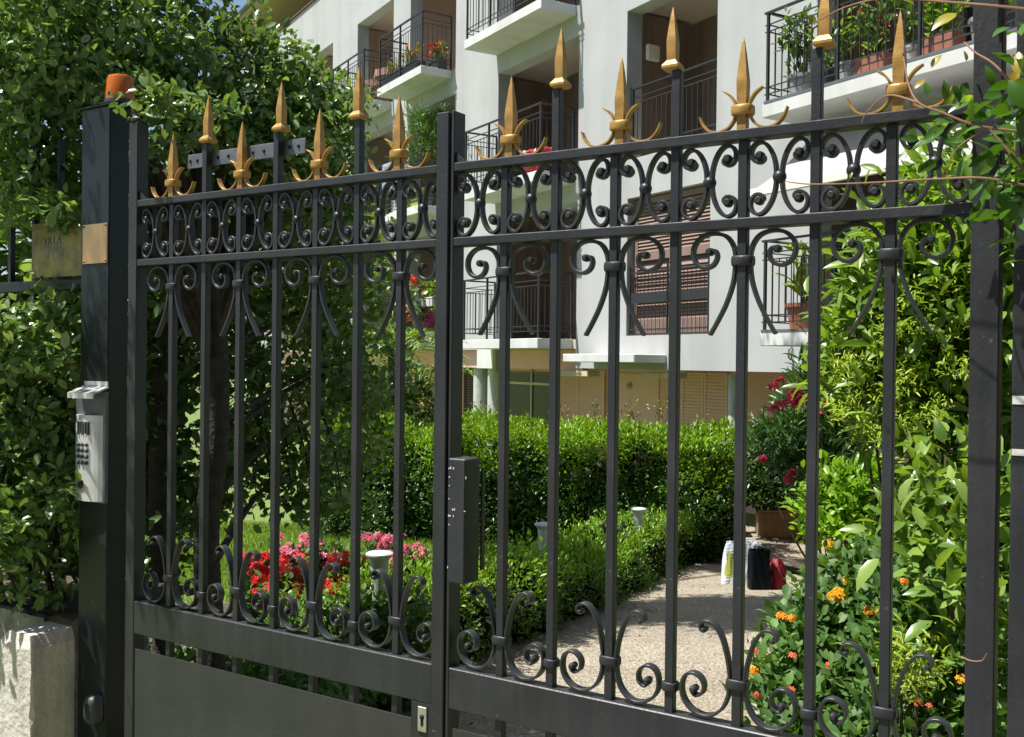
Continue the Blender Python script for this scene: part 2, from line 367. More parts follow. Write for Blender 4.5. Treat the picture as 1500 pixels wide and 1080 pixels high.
def leaf_mesh(name, pos, axis, nrm, ln, wd, tmpl=T_SIMPLE, smooth=False):
    tv, tf = tmpl; n = len(pos); k = len(tv)
    A = unit(axis); B = unit(np.cross(nrm, A)); Nn = np.cross(A, B)
    ln = np.broadcast_to(ln, (n,))[:, None, None]; wd = np.broadcast_to(wd, (n,))[:, None, None]
    V = pos[:, None, :] + ln * tv[None, :, 0:1] * A[:, None, :] + wd * .5 * tv[None, :, 1:2] * B[:, None, :] + ln * tv[None, :, 2:3] * Nn[:, None, :]
    V = V.reshape(-1, 3)
    lt = np.array([len(f) for f in tf]); flat = np.concatenate([np.array(f) for f in tf])
    loops = (flat[None, :] + (np.arange(n) * k)[:, None]).ravel(); tot = np.tile(lt, n); st = np.concatenate([[0], np.cumsum(tot)[:-1]])
    me = bpy.data.meshes.new(name)
    me.vertices.add(len(V)); me.vertices.foreach_set('co', V.astype(np.float32).ravel())
    me.loops.add(len(loops)); me.loops.foreach_set('vertex_index', loops.astype(np.int32))
    me.polygons.add(len(tot)); me.polygons.foreach_set('loop_start', st.astype(np.int32)); me.polygons.foreach_set('loop_total', tot.astype(np.int32))
    if smooth: me.polygons.foreach_set('use_smooth', np.ones(len(tot), bool))
    me.update(calc_edges=True); me.validate(); return me
UPV = np.array([0, 0, 1.0])
def rnd_dirs(rng, n): return unit(rng.normal(size=(n, 3)))
def spray(rng, c, out, k, spread, up=.45, outw=.6, jit=.75, nup=.9, nout=.45):
    """k leaves round each twig tip c with outward direction out -> pos, axis, normal"""
    n = len(c); c = np.repeat(c, k, 0); out = np.repeat(out, k, 0)
    pos = c + rng.normal(size=c.shape) * spread
    ax = unit(out * outw + UPV * up * .4 + rnd_dirs(rng, n * k) * jit)
    nr = unit(UPV * nup + out * nout + rnd_dirs(rng, n * k) * .6)
    return pos, ax, nr
def blob_pts(rng, blobs, dens, rmin=.5, rmax=1.06):
    """twig tips through the outer part of a cluster of ellipsoids (cx,cy,cz,rx,ry,rz)"""
    C_, O_ = [], []
    for bl in blobs:
        c = np.array(bl[:3]); r = np.array(bl[3:6] if len(bl) >= 6 else [bl[3]] * 3)
        n = max(6, int(dens * (r[0] * r[1] + r[1] * r[2] + r[0] * r[2]) * 4.2))
        d = rnd_dirs(rng, n); q = rmin + (rmax - rmin) * rng.random((n, 1)) ** .55
        C_.append(c + d * r * q); O_.append(unit(d / r))
    return np.concatenate(C_), np.concatenate(O_)
def foliage(name, parent, mat, rng, tips, outs, k, spread, ln, wd, tmpl=T_SIMPLE, var=.25, **kw):
    pos, ax, nr = spray(rng, tips, outs, k, spread, **kw)
    s = 1 + var * rng.normal(size=len(pos)); s = np.clip(s, .5, 1.7)
    return obj(name, leaf_mesh(name, pos, ax, nr, ln * s, wd * s, tmpl, smooth=tmpl is not T_SIMPLE), mat, parent)
def flower_heads(name, parent, mat, rng, centres, per, rad, size, face=None):
    """clusters of five-petalled flowers on small domes, each head an object"""
    if len(centres) > 1:
        return [flower_heads(name, parent, mat, rng, [c_], per, rad, size, face) for c_ in centres]
    cs = np.repeat(np.array(centres, float), per, 0); d = rnd_dirs(rng, len(cs)); d[:, 2] = np.abs(d[:, 2]) * .9 - .1
    if face is not None: d = unit(d + np.array(face) * .7)
    pos = cs + d * rad * (.75 + .35 * rng.random((len(cs), 1))); nr = unit(d + rnd_dirs(rng, len(cs)) * .25)
    ax = unit(np.cross(nr, rnd_dirs(rng, len(cs))))
    s = size * (1 + .2 * rng.normal(size=len(cs)))
    return obj(name, leaf_mesh(name, pos, ax, nr, s, 2 * s, T_FLOWER), mat, parent)
def surf_pts_box(rng, a, b_, width, ztop, zbot, n, wob=.06):
    """points on top/front/back/ends of a clipped hedge running from a to b (ground xy), returns pts, normals, topness"""
    a = np.array(a, float); b_ = np.array(b_, float); d = b_ - a; ln = np.linalg.norm(d); d /= ln; w = np.array([d[1], -d[0]])
    pts, nr, tp = [], [], []
    hb = .8; per = 2 * hb + width
    for i in range(n):
        s = rng.random(); zt = ztop(s); zb = zbot(s); h = zt - zb; r = rng.random() * (2 * h + width + .35)
        if r < h: o = 1; u = width / 2; z = zb + r; nn = np.array([w[0], w[1], .15])
        elif r < h + width: o = 0; u = (r - h) - width / 2; z = zt; nn = np.array([0, 0, 1.0])
        elif r < 2 * h + width: o = 1; u = -width / 2; z = zb + r - h - width; nn = np.array([-w[0], -w[1], .15])
        else:
            e = rng.random() < .5; s = 0.0 if e else 1.0; u = (rng.random() - .5) * width; z = zb + rng.random() * h; nn = np.array([*(-d if e else d), .15])
        xy = a + d * ln * s + w * u
        q = wob * (math.sin(xy[0] * 4.1 + z * 5) + math.sin(xy[1] * 5.3 + 1.3 + z * 3.3) + .8 * math.sin(xy[0] * 11 + xy[1] * 9)) / 2
        p = np.array([xy[0], xy[1], z]) + unit(nn) * (q - .09 * rng.random())
        pts.append(p); nr.append(nn); tp.append((z - zb) / h)
    return np.array(pts), unit(np.array(nr)), np.array(tp)

# ================================================================== GROUND
def sheet(name, ring_rows, mat, dz, label=None):
    """ground sheet given as rows of (xl, xr, y) draped on the slope"""
    mb = MB(); rows = ring_rows; nx = 2; v = []; f = []
    for xl, xr, y in rows: v += [(xl, y, gz(y) + dz), (xr, y, gz(y) + dz)]
    for i in range(len(rows) - 1): f.append((2 * i, 2 * i + 1, 2 * i + 3, 2 * i + 2))
    mb.add(v, f); o = mb.build(name, mat); tag(o, kind='structure'); return o
sheet('ground', [(-150, 150, y) for y in (-150, 2.6, 7, 12.0, 60, 250)], 'lawn', 0)
sheet('street', [(-60, 60, y) for y in (-60, 1.4)], 'street', .006)
path_pts = [(-1.05, 1.15, 1.4), (-1.0, 1.25, 2.6), (-.85, 1.35, 4.0), (-.50, 1.65, 5.89), (-.21, 2.05, 6.9), (.58, 2.7, 8.2), (1.49, 3.7, 10.34), (2.2, 4.9, 12.0), (2.32, 5.4, 12.6), (2.4, 6.5, 15)]
sheet('path', path_pts, 'path', .012)
# border soil below the flower bed and the low hedge
sheet('flower_bed_soil', [(-1.9, -.87, 3.2), (-1.9, -.55, 5.6), (-3.4, -.24, 6.85), (-3.6, .55, 8.2), (-3.2, .62, 8.7)], 'soil', .006)

# ================================================================== GATE
GYAW = -0.565862
GD = np.array([math.cos(GYAW), math.sin(GYAW), 0]); GIN = np.array([-GD[1], GD[0], 0])
G0 = np.array([-1.114, 3.0, 0])
def GP(t, y, z): return G0 + GD * t + GIN * y + np.array([0, 0, z])

def proto_meshes():
    p = {}
    p['bar'] = MB().box(-.0098, .0098, .0102, .0298, .06, 2.0455, .0016).mesh('bar')
    p['bar_tall'] = MB().box(-.0098, .0098, .0102, .0298, .06, 2.2065, .0016).mesh('bar')
    for sgn, nm in ((-1, 'l'), (1, 'r')):
        mb = MB(); pts = [(.0060, 0), (.0064, .014), (.0088, .030), (.0150, .048), (.0250, .0635), (.0375, .0715), (.0500, .0680), (.0572, .0565), (.0565, .0435), (.0490, .0335), (.0385, .0315), (.0315, .0370), (.0320, .0440)]
        full = [(sgn * x, -z) for x, z in reversed(pts)] + [(sgn * x, z) for x, z in pts[1:]]
        strip(mb, full, .0070, .0175, .02, 5, .8, .8); button(mb, sgn * .0400, .0440, .0094, .018, .02); button(mb, sgn * .0400, -.0440, .0094, .018, .02)
        p['cscroll_' + nm] = mb.mesh('band_scroll', True)
        mb = MB(); z0 = 1.806
        pts = [(.0715, 1.660), (.056, 1.685), (.036, 1.722), (.0205, 1.765), (.0155, 1.806), (.018, 1.832), (.032, 1.855), (.056, 1.8645), (.083, 1.862), (.1025, 1.846), (.1075, 1.825), (.099, 1.805), (.080, 1.796), (.063, 1.802), (.055, 1.816), (.058, 1.829), (.069, 1.833)]
        strip(mb, [(sgn * x, z - z0) for x, z in pts], .0076, .0165, .02, 5, .7, .8); button(mb, sgn * .071, 1.8285 - z0, .0082, .018, .02)
        p['lyre_' + nm] = mb.mesh('lyre_scroll', True)
        mb = MB(); z0 = .958
        pts = [(.071, 1.052), (.079, 1.056), (.078, 1.067), (.066, 1.0735), (.050, 1.068), (.034, 1.045), (.0225, 1.01), (.0165, .98), (.0155, .958), (.0185, .93), (.030, .903), (.050, .886), (.074, .8825), (.098, .892), (.1135, .912), (.1165, .936), (.109, .956), (.093, .9635), (.077, .957), (.069, .942), (.073, .925), (.086, .919), (.095, .927)]
        strip(mb, [(sgn * x, z - z0) for x, z in pts], .0058, .021, .02, 5, .9, .8); button(mb, sgn * .0905, .931 - z0, .0075, .022, .02); button(mb, sgn * .0725, 1.0545 - z0, .0058, .021, .02)
        p['foot_' + nm] = mb.mesh('foot_scroll', True)
    p['ball'] = MB().ball((0, .02, 0), .0138, 14, 10, (1, .95, 1)).mesh('ball', True)
    def collar(hw, hz, mat_y=.0155):
        mb = MB(); pr = [(hz * math.sin(a_), .62 + .38 * math.cos(a_)) for a_ in np.linspace(-1.45, 1.45, 9)]; v = []; f = []
        for z, k in pr:
            dx, dy = hw * (.80 + .20 * k), mat_y * (.70 + .30 * k); c = .0055
            v += [(sx_ * (dx - (c if i else 0)), .02 + sy_ * (dy - (0 if i else c)), z) for sx_, sy_, i in ((1, -1, 1), (1, -1, 0), (1, 1, 0), (1, 1, 1), (-1, 1, 1), (-1, 1, 0), (-1, -1, 0), (-1, -1, 1))]
        for k in range(len(pr) - 1):
            for i in range(8):
                j = (i + 1) % 8; f.append((k * 8 + i, (k + 1) * 8 + i, (k + 1) * 8 + j, k * 8 + j)[::-1])
        f.append(tuple(range(8))[::-1]); f.append(tuple((len(pr) - 1) * 8 + i for i in range(8)))
        return mb.add(v, f)
    p['collar'] = collar(.0218, .0100).mesh('collar', True, 62)
    p['collar_s'] = collar(.0165, .0090).mesh('collar', True, 62)
    # spear with fleur
    def spear(zs, tip):
        mb = MB(); v = []; f = []
        for z, h in zs: v += [(-h, .02 - h, z), (h, .02 - h, z), (h, .02 + h, z), (-h, .02 + h, z)]
        n_ = len(zs)
        for k in range(n_ - 1):
            for i in range(4):
                j = (i + 1) % 4; f.append((k * 4 + i, k * 4 + j, (k + 1) * 4 + j, (k + 1) * 4 + i))
        v.append((0, .02, tip)); t_ = len(v) - 1
        for i in range(4): f.append(((n_ - 1) * 4 + i, (n_ - 1) * 4 + (i + 1) % 4, t_))
        f.append((3, 2, 1, 0)); return mb.add(v, f)
    p['spear_f'] = spear([(2.0655, .0096), (2.12, .0097), (2.158, .0108), (2.166, .0107), (2.192, .0083), (2.222, .0052), (2.244, .0022)], 2.255).mesh('finial')
    p['spear_t'] = spear([(2.2285, .0096), (2.262, .0104), (2.270, .0102), (2.295, .0076), (2.32, .0042), (2.334, .0018)], 2.343).mesh('finial')
    mb = MB(); v = []; f = []
    pr = [(2.2068, .0115), (2.2095, .0165), (2.2125, .0182), (2.2175, .0182), (2.2215, .0155), (2.2288, .0100)]
    for z, h in pr: v += [(-h, .02 - h, z), (h, .02 - h, z), (h, .02 + h, z), (-h, .02 + h, z)]
    for k in range(len(pr) - 1):
        for i in range(4): f.append((k * 4 + i, k * 4 + (i + 1) % 4, (k + 1) * 4 + (i + 1) % 4, (k + 1) * 4 + i))
    f.append((3, 2, 1, 0)); f.append((20, 21, 22, 23)); mb.add(v, f); p['coll_t'] = mb.mesh('collar')
    p['coll_f'] = collar(.0215, .0100, .0175).mesh('collar', True, 62)
    for sgn, nm in ((-1, 'l'), (1, 'r')):
        mb = MB(); strip(mb, [(sgn * .0135, -.004), (sgn * .0185, -.018), (sgn * .031, -.032), (sgn * .0505, -.0385), (sgn * .071, -.0345), (sgn * .0855, -.020), (sgn * .093, -.003)], .0046, .0145, .02, 6, 1, .35)
        p['curl_lo_' + nm] = mb.mesh('curl', True)
        mb = MB(); strip(mb, [(sgn * .0125, .004), (sgn * .0165, .018), (sgn * .0275, .033), (sgn * .042, .0425)], .0042, .0145, .02, 6, 1, .35)
        p['curl_up_' + nm] = mb.mesh('leaf', True)
    return p
PM = proto_meshes()
def gate_leaf(label, left):
    t0 = 0.0 if left else 2.321
    root = thing('gate_leaf', label, 'gate', tuple(GP(t0, 0, 0)), GYAW, 'leaves of the wrought iron driveway gate')
    X = lambda t: t - t0
    if left:
        a0, a1 = -.0042, 1.1018; fleurs = [.1366, .4156, .7006, .9804]; talls = [.2755, .5563, .8418]; zo = 0.0
        MB().box(X(-.0443), X(-.0047), 0, .04, .04, 2.30, .002).build('hinge_stile', 'iron', root)
        MB().lathe([(.0195, 2.2995), (.0245, 2.303), (.0255, 2.309), (.0235, 2.314), (.0185, 2.318), (.0195, 2.326), (.0225, 2.333), (.0225, 2.352), (.019, 2.358), (.008, 2.360)], X(-.0245), .02, 18).build('stile_cap', 'iron', root, smooth=True)
        MB().box(X(1.1022), X(1.1385), -.004, .042, .04, 2.188, .002).build('meeting_stile', 'iron', root)
    else:
        a0, a1 = 1.1512, 2.2735; fleurs = [1.2865, 1.5663, 1.852, 2.1352]; talls = [1.420, 1.7068, 1.9958]; zo = .016
        MB().box(X(2.274), X(2.321), -.004, .046, .04, 2.95, .002).build('hinge_stile', 'iron', root)
        MB().box(X(1.1422), X(1.1508), .001, .047, .04, 2.190, .0015).build('meeting_stile', 'iron', root)
    s0, s1 = X(a0), X(a1)
    MB().box(s0, s1, 0, .04, 2.046 + zo * .0, 2.066 , .0018).build('top_rail', 'iron', root)
    MB().box(s0, s1, 0, .04, 1.870, 1.890, .0018).build('middle_rail', 'iron', root)
    MB().box(s0, s1, 0, .04, .778, .875, .0022).build('bottom_rail', 'iron', root)
    if left:
        MB().box(s0 + .006, X(1.040), .002, .0055, .10, .733).build('panel', 'iron_panel', root)
        MB().box(X(1.0405), X(1.1015), .001, .039, .58, .7775, .001).build('lock_case', 'iron', root)
        kp = MB().box(X(1.063), X(1.089), -.003, .0005, .708, .768, .0012).build('keyhole_plate', 'chrome', root)
        k = MB(); button(k, X(1.0765), .744, .0065, .002, -.0035); k.box(X(1.0735), X(1.0795), -.0046, -.0031, .722, .744); k.build('keyhole', 'black', kp)
        hp = MB(); hp.box(X(.182), X(.644), .0305, .0345, 2.146, 2.186, .0008); hpo = hp.build('perforated_plate', 'zinc', root)
        for t in (.193, .223, .308, .351, .448, .491, .588, .620): h = MB(); button(h, X(t), 2.167, .0056, .0004, .0303, 10); h.build('bolt_hole', 'black', hpo)
        g = MB(); g.add([(X(-.0042), .008, 2.0655), (X(.055), .008, 2.0655), (X(.017), .008, 2.074), (X(-.0042), .008, 2.098), (X(-.0042), .014, 2.0655), (X(.055), .014, 2.0655), (X(.017), .014, 2.074), (X(-.0042), .014, 2.098)], [(0, 1, 2), (0, 2, 3), (4, 6, 5), (4, 7, 6), (1, 5, 6, 2), (2, 6, 7, 3), (0, 3, 7, 4), (0, 4, 5, 1)]); g.build('gusset', 'iron', root)
    else:
        MB().box(s0 + .012, s1 - .006, .002, .0055, .10, .733).build('panel', 'iron_panel', root)
        bx = MB().box(X(1.174), X(1.222), -.041, .020, 1.087, 1.375, .003).build('lock_box', 'iron', root)
        rc_ = random.Random(4)
        for i in range(16):
            zz = rc_.choice([1.35, 1.33, 1.31, 1.28, 1.255, 1.24, 1.22, 1.17, 1.12, 1.36, 1.30]); xx = 1.1745 + abs(rc_.gauss(0, .004)) + (.012 if i in (5, 9, 13) else 0) + (.044 if i in (3, 11) else 0)
            MB().box(X(xx), X(xx) + rc_.uniform(.0012, .0045), -.0419, -.0408, zz, zz + rc_.uniform(.0015, .006)).build('paint_chip', 'sticker', bx)
        hb = MB().box(X(1.2205), X(1.2265), .024, .036, 1.11, 1.35, .001).build('handle_plate', 'iron', root)
        g = MB(); g.add([(X(1.151), .008, 2.0655), (X(1.205), .008, 2.0655), (X(1.175), .008, 2.071), (X(1.151), .008, 2.093), (X(1.151), .014, 2.0655), (X(1.205), .014, 2.0655), (X(1.175), .014, 2.071), (X(1.151), .014, 2.093)], [(0, 1, 2), (0, 2, 3), (4, 6, 5), (4, 7, 6), (1, 5, 6, 2), (2, 6, 7, 3), (0, 3, 7, 4), (0, 4, 5, 1)]); g.build('gusset', 'iron', root)
        g = MB(); g.add([(X(2.2735), .006, 1.8695), (X(2.245), .006, 1.8695), (X(2.262), .006, 1.862), (X(2.2735), .006, 1.838), (X(2.2735), .018, 1.8695), (X(2.245), .018, 1.8695), (X(2.262), .018, 1.862), (X(2.2735), .018, 1.838)], [(0, 2, 1), (0, 3, 2), (4, 5, 6), (4, 6, 7), (1, 2, 6, 5), (2, 3, 7, 6), (0, 4, 7, 3), (0, 1, 5, 4)]); g.build('gusset', 'iron', root)
    def put(n, key, t, z=0, par=None, mat='iron'):
        o = obj(n, PM[key], mat, par or root, (X(t) if par is None else 0, 0, z))
        if 'scroll' in n or n == 'finial':   # forged by hand: no two quite alike
            a_ = .018 if 'scroll' in n else .007
            o.rotation_euler = (0, random.uniform(-a_, a_), random.uniform(-.03, .03) if 'scroll' in n else 0); o.scale = (random.uniform(.975, 1.02), 1, random.uniform(.985, 1.012) if 'scroll' in n else 1)
        return o
    for t in fleurs:
        put('bar', 'bar', t)
        f = put('finial', 'spear_f', t, 0, None, 'gold')
        obj('collar', PM['coll_f'], 'gold', f, (0, 0, 2.1068))
        for s in 'lr':
            obj('lower_curl', PM['curl_lo_' + s], 'gold', f, (0, 0, 2.1068)); obj('upper_curl', PM['curl_up_' + s], 'gold', f, (0, 0, 2.1068))
            put('lyre_scroll', 'lyre_' + s, t, 1.806); put('foot_scroll', 'foot_' + s, t, .958)
        put('collar', 'collar', t, 1.806); put('collar', 'collar', t, .958)
    for t in talls:
        put('bar', 'bar_tall', t); f = put('finial', 'spear_t', t, 0, None, 'gold'); obj('collar', PM['coll_t'], 'gold', f)
        put('collar', 'collar_s', t, .928)
    ts = sorted(fleurs + talls); edges = [a0 - .010] + ts + [a1 + .010]
    for a, b_ in zip(edges[:-1], edges[1:]):
        mid = (a + b_) / 2; k = min(1, (b_ - a) / .1405)
        for s in 'lr':
            o = put('band_scroll', 'cscroll_' + s, mid, 1.968); o.scale = (k * o.scale[0], 1, o.scale[2])
        put('ball', 'ball', mid, 1.968)
    return root
gate_leaf('left leaf of the dark iron gate, with the keyhole plate and the perforated strip', True)
gate_leaf('right leaf of the dark iron gate, with the protruding lock box on its meeting stile', False)

# left post and the things on it
gp = thing('gate_post', 'broad dark green steel gate post behind the intercom at the left', 'gate post', tuple(GP(-.19, .0, 0)), GYAW)
MB().box(-.0835, .055, 0, .07, 0, 2.366, .003).build('post', 'iron_dark', gp)
MB().box(-.0865, .058, -.003, .073, 2.3665, 2.372, .001).build('cap_plate', 'iron_dark', gp)
pl = tag(MB().box(-.070, .050, -.004, -.0005, 1.886, 2.008, .0008).build('number_plate', 'sign2', None, tuple(GP(-.19, 0, 0)), GYAW), 'blank copper coloured plate fixed high on the dark gate post', 'plate')
for x_, z_ in ((-.064, 1.893), (.044, 1.893), (-.064, 2.001), (.044, 2.001)):
    k_ = MB(); button(k_, x_, z_, .0032, .001, -.0042, 10); k_.build('screw', 'zinc', pl)
lam = thing('warning_lamp', 'amber gate warning lamp on top of the left gate post', 'lamp', tuple(GP(-.148, .045, 2.372)), GYAW)
MB().box(-.075, .048, -.048, .048, .0005, .006, .001).build('mounting_plate', 'iron_dark', lam)
MB().lathe([(.046, .006), (.046, .016), (.043, .018)], 0, 0, 24).build('base', 'plast', lam, smooth=False)
MB().lathe([(.0425, .018), (.043, .03), (.039, .082), (.036, .089), (.026, .093), (.008, .094)], 0, 0, 28).build('lens', 'amber', lam, smooth=True)
ic = thing('intercom', 'aluminium door intercom with keypad and small hood on the left post', 'intercom', tuple(GP(-.193, -.001, 1.16)), GYAW)
MB().box(-.080, .066, -.012, 0, -.005, .335, .002).build('back_box', 'zinc', ic)
mb = MB(); prof = [(-.078 + .132 * i / 12, -.012 - .022 * math.sin(PI * i / 12) ** .7) for i in range(13)]
v = []; f = []
for z in (0, .262):
    v += [(x, y, z) for x, y in prof]
n_ = 13
for i in range(n_ - 1): f.append((i, i + 1, n_ + i + 1, n_ + i))
f.append(tuple(range(n_))[::-1]); f.append(tuple(range(n_, 2 * n_))); f.append((0, n_, 2 * n_ - 1, n_ - 1)); mb.add(v, f); mb.build('front', 'alu', ic)
mb = MB()
mb.add([(-.060, -.052, .325), (.064, -.052, .325), (.064, 0, .345), (-.060, 0, .345), (-.060, -.052, .331), (.064, -.052, .331), (.064, 0, .351), (-.060, 0, .351)], [(0, 3, 2, 1), (4, 5, 6, 7), (0, 1, 5, 4), (1, 2, 6, 5), (2, 3, 7, 6), (3, 0, 4, 7)])
mb.box(-.060, .064, -.055, -.0515, .314, .331); mb.box(-.05, .062, -.004, 0, .3515, .365); mb.build('hood', 'alu', ic)
for r_ in range(4):
    for c_ in range(3):
        button_mb = MB(); button(button_mb, -.034 + .020 * c_, .172 - .0185 * r_, .0062, .005, -.0345 + (.001 if c_ == 0 else 0), 10); button_mb.build('key', 'plast', ic)
mb = MB(); button(mb, -.022, .052, .0155, .006, -.034, 16); mb.build('camera_eye', 'glass', ic)
mb = MB()
for i in range(5): mb.box(-.038 + .012 * i, -.033 + .012 * i, -.0366, -.031, .202 + (i % 2) * .004, .242)
mb.build('speaker_slots', 'plast', ic)
ph = thing('photocell', 'rounded black photocell housing low on the left gate post', 'photocell', tuple(GP(-.168, -.001, .485)), GYAW)
v = []; f = []; rings = [(0, 1), (-.022, 1), (-.032, .92), (-.038, .72)]
for y, k in rings:
    for i in range(24):
        a = 2 * PI * i / 24; cx_ = math.copysign(abs(math.cos(a)) ** .55, math.cos(a)); cz_ = math.copysign(abs(math.sin(a)) ** .7, math.sin(a))
        v.append((.026 * k * cx_, y, .04 + .043 * k * cz_))
for q in range(3):
    for i in range(24): f.append((q * 24 + i, (q + 1) * 24 + i, (q + 1) * 24 + (i + 1) % 24, q * 24 + (i + 1) % 24))
f.append(tuple(range(72, 96))[::-1]); mb = MB(); mb.add(v, f); mb.build('housing', 'plast', ph, smooth=True)
mb = MB(); mb.box(-.010, .014, -.0395, -.0375, .015, .062, .0008); mb.build('lens_window', 'glass', ph)

# right post
rp_ = thing('gate_post', 'fixed grey post with two white stickers at the far right edge', 'gate post', tuple(GP(2.342, 0, 0)), GYAW)
MB().box(0, .10, -.004, .10, 0, 2.95, .003).build('post', 'iron', rp_)
MB().box(.0015, .06, -.0052, -.0042, 1.536, 1.5505).build('sticker', 'sticker', rp_)
MB().box(.0015, .03, -.0052, -.0042, 1.448, 1.459).build('sticker', 'sticker', rp_)

# ------------------------------------------------------------------ low wall, pillar, fence and villa sign on the left
pil = thing('wall_pillar', 'pale rendered pillar with a chamfered top beside the left gate post', 'pillar', tuple(GP(-.458, -.145, 0)), GYAW)
mb = MB(); rng = np.random.default_rng(3)
nz = 26; W_, D_ = .170, .145; z1 = .735; ch = .035
v = []; f = []
def ringpil(z, ins, jag=0):
    e = rng.normal() * jag
    return [(ins, D_ + .0, z), (ins, ins * .4, z), (W_ * .5, ins * .4 + rng.normal() * jag * .2, z), (W_ - ins * .5 - .004 + e, ins * .4, z), (W_ - ins * .5, ins * .4 + .006 + abs(e), z), (W_ - ins * .5, D_, z)]
rows = [ringpil(z1 * i / nz, 0, .003) for i in range(nz)] + [ringpil(z1 - .02, 0, .004), ringpil(z1 + .018, ch * .9, .002)]
for r_ in rows: v += r_
for k in range(len(rows) - 1):
    for i in range(5): f.append((k * 6 + i, k * 6 + i + 1, (k + 1) * 6 + i + 1, (k + 1) * 6 + i)[::-1][::-1])
f.append(tuple((len(rows) - 1) * 6 + i for i in range(6))); mb.add(v, f)
po = mb.build('render_body', 'stone', pil)
low = thing('garden_wall', 'low rough stone wall under the hedge at the left edge', 'wall', tuple(GP(-.45, .0, 0)), GYAW)
mb = MB(); v = []; f = []; nx_, nz_ = 40, 16
for j in range(nz_ + 1):
    for i in range(nx_ + 1): v.append((-3.2 + 3.2 * i / nx_, rng.normal() * .0035, .76 * j / nz_))
for j in range(nz_):
    for i in range(nx_): a = j * (nx_ + 1) + i; f.append((a, a + 1, a + nx_ + 2, a + nx_ + 1))
mb.add(v, f); mb.box(-3.2, .0, .02, .40, 0, .76); mb.build('masonry', 'stone2', low, smooth=True)
tp = MB(); v = []; f = []
for j in range(9):
    for i in range(41): v.append((-3.2 + 3.35 * i / 40, 0.0 + .50 * j / 8, .763 + .02 * rng.random()))
for j in range(8):
    for i in range(40): a = j * 41 + i; f.append((a, a + 1, a + 42, a + 41))
tp.add(v, f); tp.build('soil_top', 'soil', low)
fe = thing('iron_fence', 'dark iron railing half buried in the hedge left of the gate post', 'fence', tuple(GP(-.30, .10, .80)), GYAW)
for z in (.08, 1.02):
    MB().box(-3.0, 0, -.014, .014, z, z + .035, .002).build('rail', 'iron_dark', fe)
for i in range(20):
    MB().box(-.09 - .14 * i - .009, -.09 - .14 * i + .009, -.009, .009, .02, 1.52, .001).build('bar', 'iron_dark', fe)
sg = thing('name_sign', 'tarnished brass sign reading VILLA on the fence left of the gate post', 'sign', tuple(GP(-.630, .066, 1.86)), GYAW)
MB().box(0, .36, -.004, 0, 0, .182, .001).build('plate', 'sign', sg)
cu = bpy.data.curves.new('lettering', 'FONT'); cu.body = 'VILLA'; cu.size = .036; cu.extrude = .0006; cu.space_character = 1.1
to = bpy.data.objects.new('tmp_text', cu); COL.objects.link(to)
dg = bpy.context.evaluated_depsgraph_get(); me = bpy.data.meshes.new_from_object(to.evaluated_get(dg)); bpy.data.objects.remove(to)
lo = obj('lettering', me, 'letters', sg, (.062, -.0052, .108)); lo.rotation_euler = (PI / 2, 0, 0)
# ================================================================== BUILDING  (local x along the front, y into the building, z up)
BYAW = -1.02899321
BU = np.array([math.cos(BYAW), math.sin(BYAW), 0]); BIN = np.array([-BU[1], BU[0], 0]); B0 = np.array([-.927, 18.921, 0])
def BP(u, y, z): return B0 + BU * u + BIN * y + np.array([0, 0, z])
bld = thing('apartment_building', 'white rendered apartment building with loggias and black railed balconies', 'building', tuple(B0), BYAW)
YW = .71; TH = .30
FL = {1: 1.99, 2: 4.77, 3: 7.60, 4: 10.42}
TOP = 11.5; U0_, U1_ = -19.0, 7.86
# openings (u0, u1, zbottom, ztop)
OP = []
for fl, lint in ((1, 4.30), (2, 7.08), (3, 9.98)):
    b_ = FL[fl] - .004 if fl > 1 else 1.40
    for u0, u1 in ((-13.2, -10.9), (-10.7, -8.73) if fl == 3 else (-10.7, -8.73), (-7.04, -4.86), (-3.95, -1.76), (0.0, 2.69)): OP.append((u0, u1, b_, lint))
    if fl == 1: OP.append((4.06, 5.96, 2.02, 4.16))
    else: OP.append((4.0, 6.06, b_, lint + (.02 if fl == 2 else 0)))
wall = MB()
us = sorted({U0_, U1_} | {o[0] for o in OP} | {o[1] for o in OP})
for a, b_ in zip(us[:-1], us[1:]):
    m_ = (a + b_) / 2; cuts = sorted([(o[2], o[3]) for o in OP if o[0] - 1e-6 <= m_ <= o[1] + 1e-6]); z = 1.50
    if a >= -1.8 and b_ <= 0.01: z = 1.822
    for lo_, hi_ in cuts:
        if lo_ > z: wall.box(a, b_, YW, YW + TH, z, lo_)
        z = hi_
    wall.box(a, b_, YW, YW + TH, z, TOP)
wall.build('wall', 'stucco', bld)
# grey painted reveals on the left side of every opening
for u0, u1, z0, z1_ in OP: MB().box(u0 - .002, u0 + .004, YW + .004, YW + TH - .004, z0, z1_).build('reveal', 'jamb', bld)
MB().box(U0_ - .02, U1_ + .02, YW - .05, YW + TH + .04, TOP + .002, TOP + .07).build('parapet_coping', 'coping', bld)
fl_ = MB()
for k, z in FL.items(): fl_.box(U0_, 15.0, YW + TH + .002, 3.3, z - .17, z - .006)
for a_, c_ in ((-13.2, -10.9), (-10.7, -8.73), (-7.04, -4.86), (-3.95, -.63), (0.0, 2.685)): fl_.box(a_, c_, YW + .001, YW + TH - .001, 1.8225, FL[1] - .006)
fl_.build('floor_slabs', 'ceil', bld)
inn = MB(); brn = MB()
for k in (1, 2, 3):
    z0, z1_ = FL[k] - .006, FL[k] + 2.62
    inn.box(U0_, -1.5, 2.55, 2.65, z0, z1_); brn.box(-1.45, 15.0, 2.55, 2.65, z0, z1_)
    for u in (-13.4, -10.85, -8.0, -4.5, -1.2, 3.3, 7.2): (inn if u < -2 else brn).box(u - .1, u + .1, YW + TH + .004, 2.545, z0, z1_)
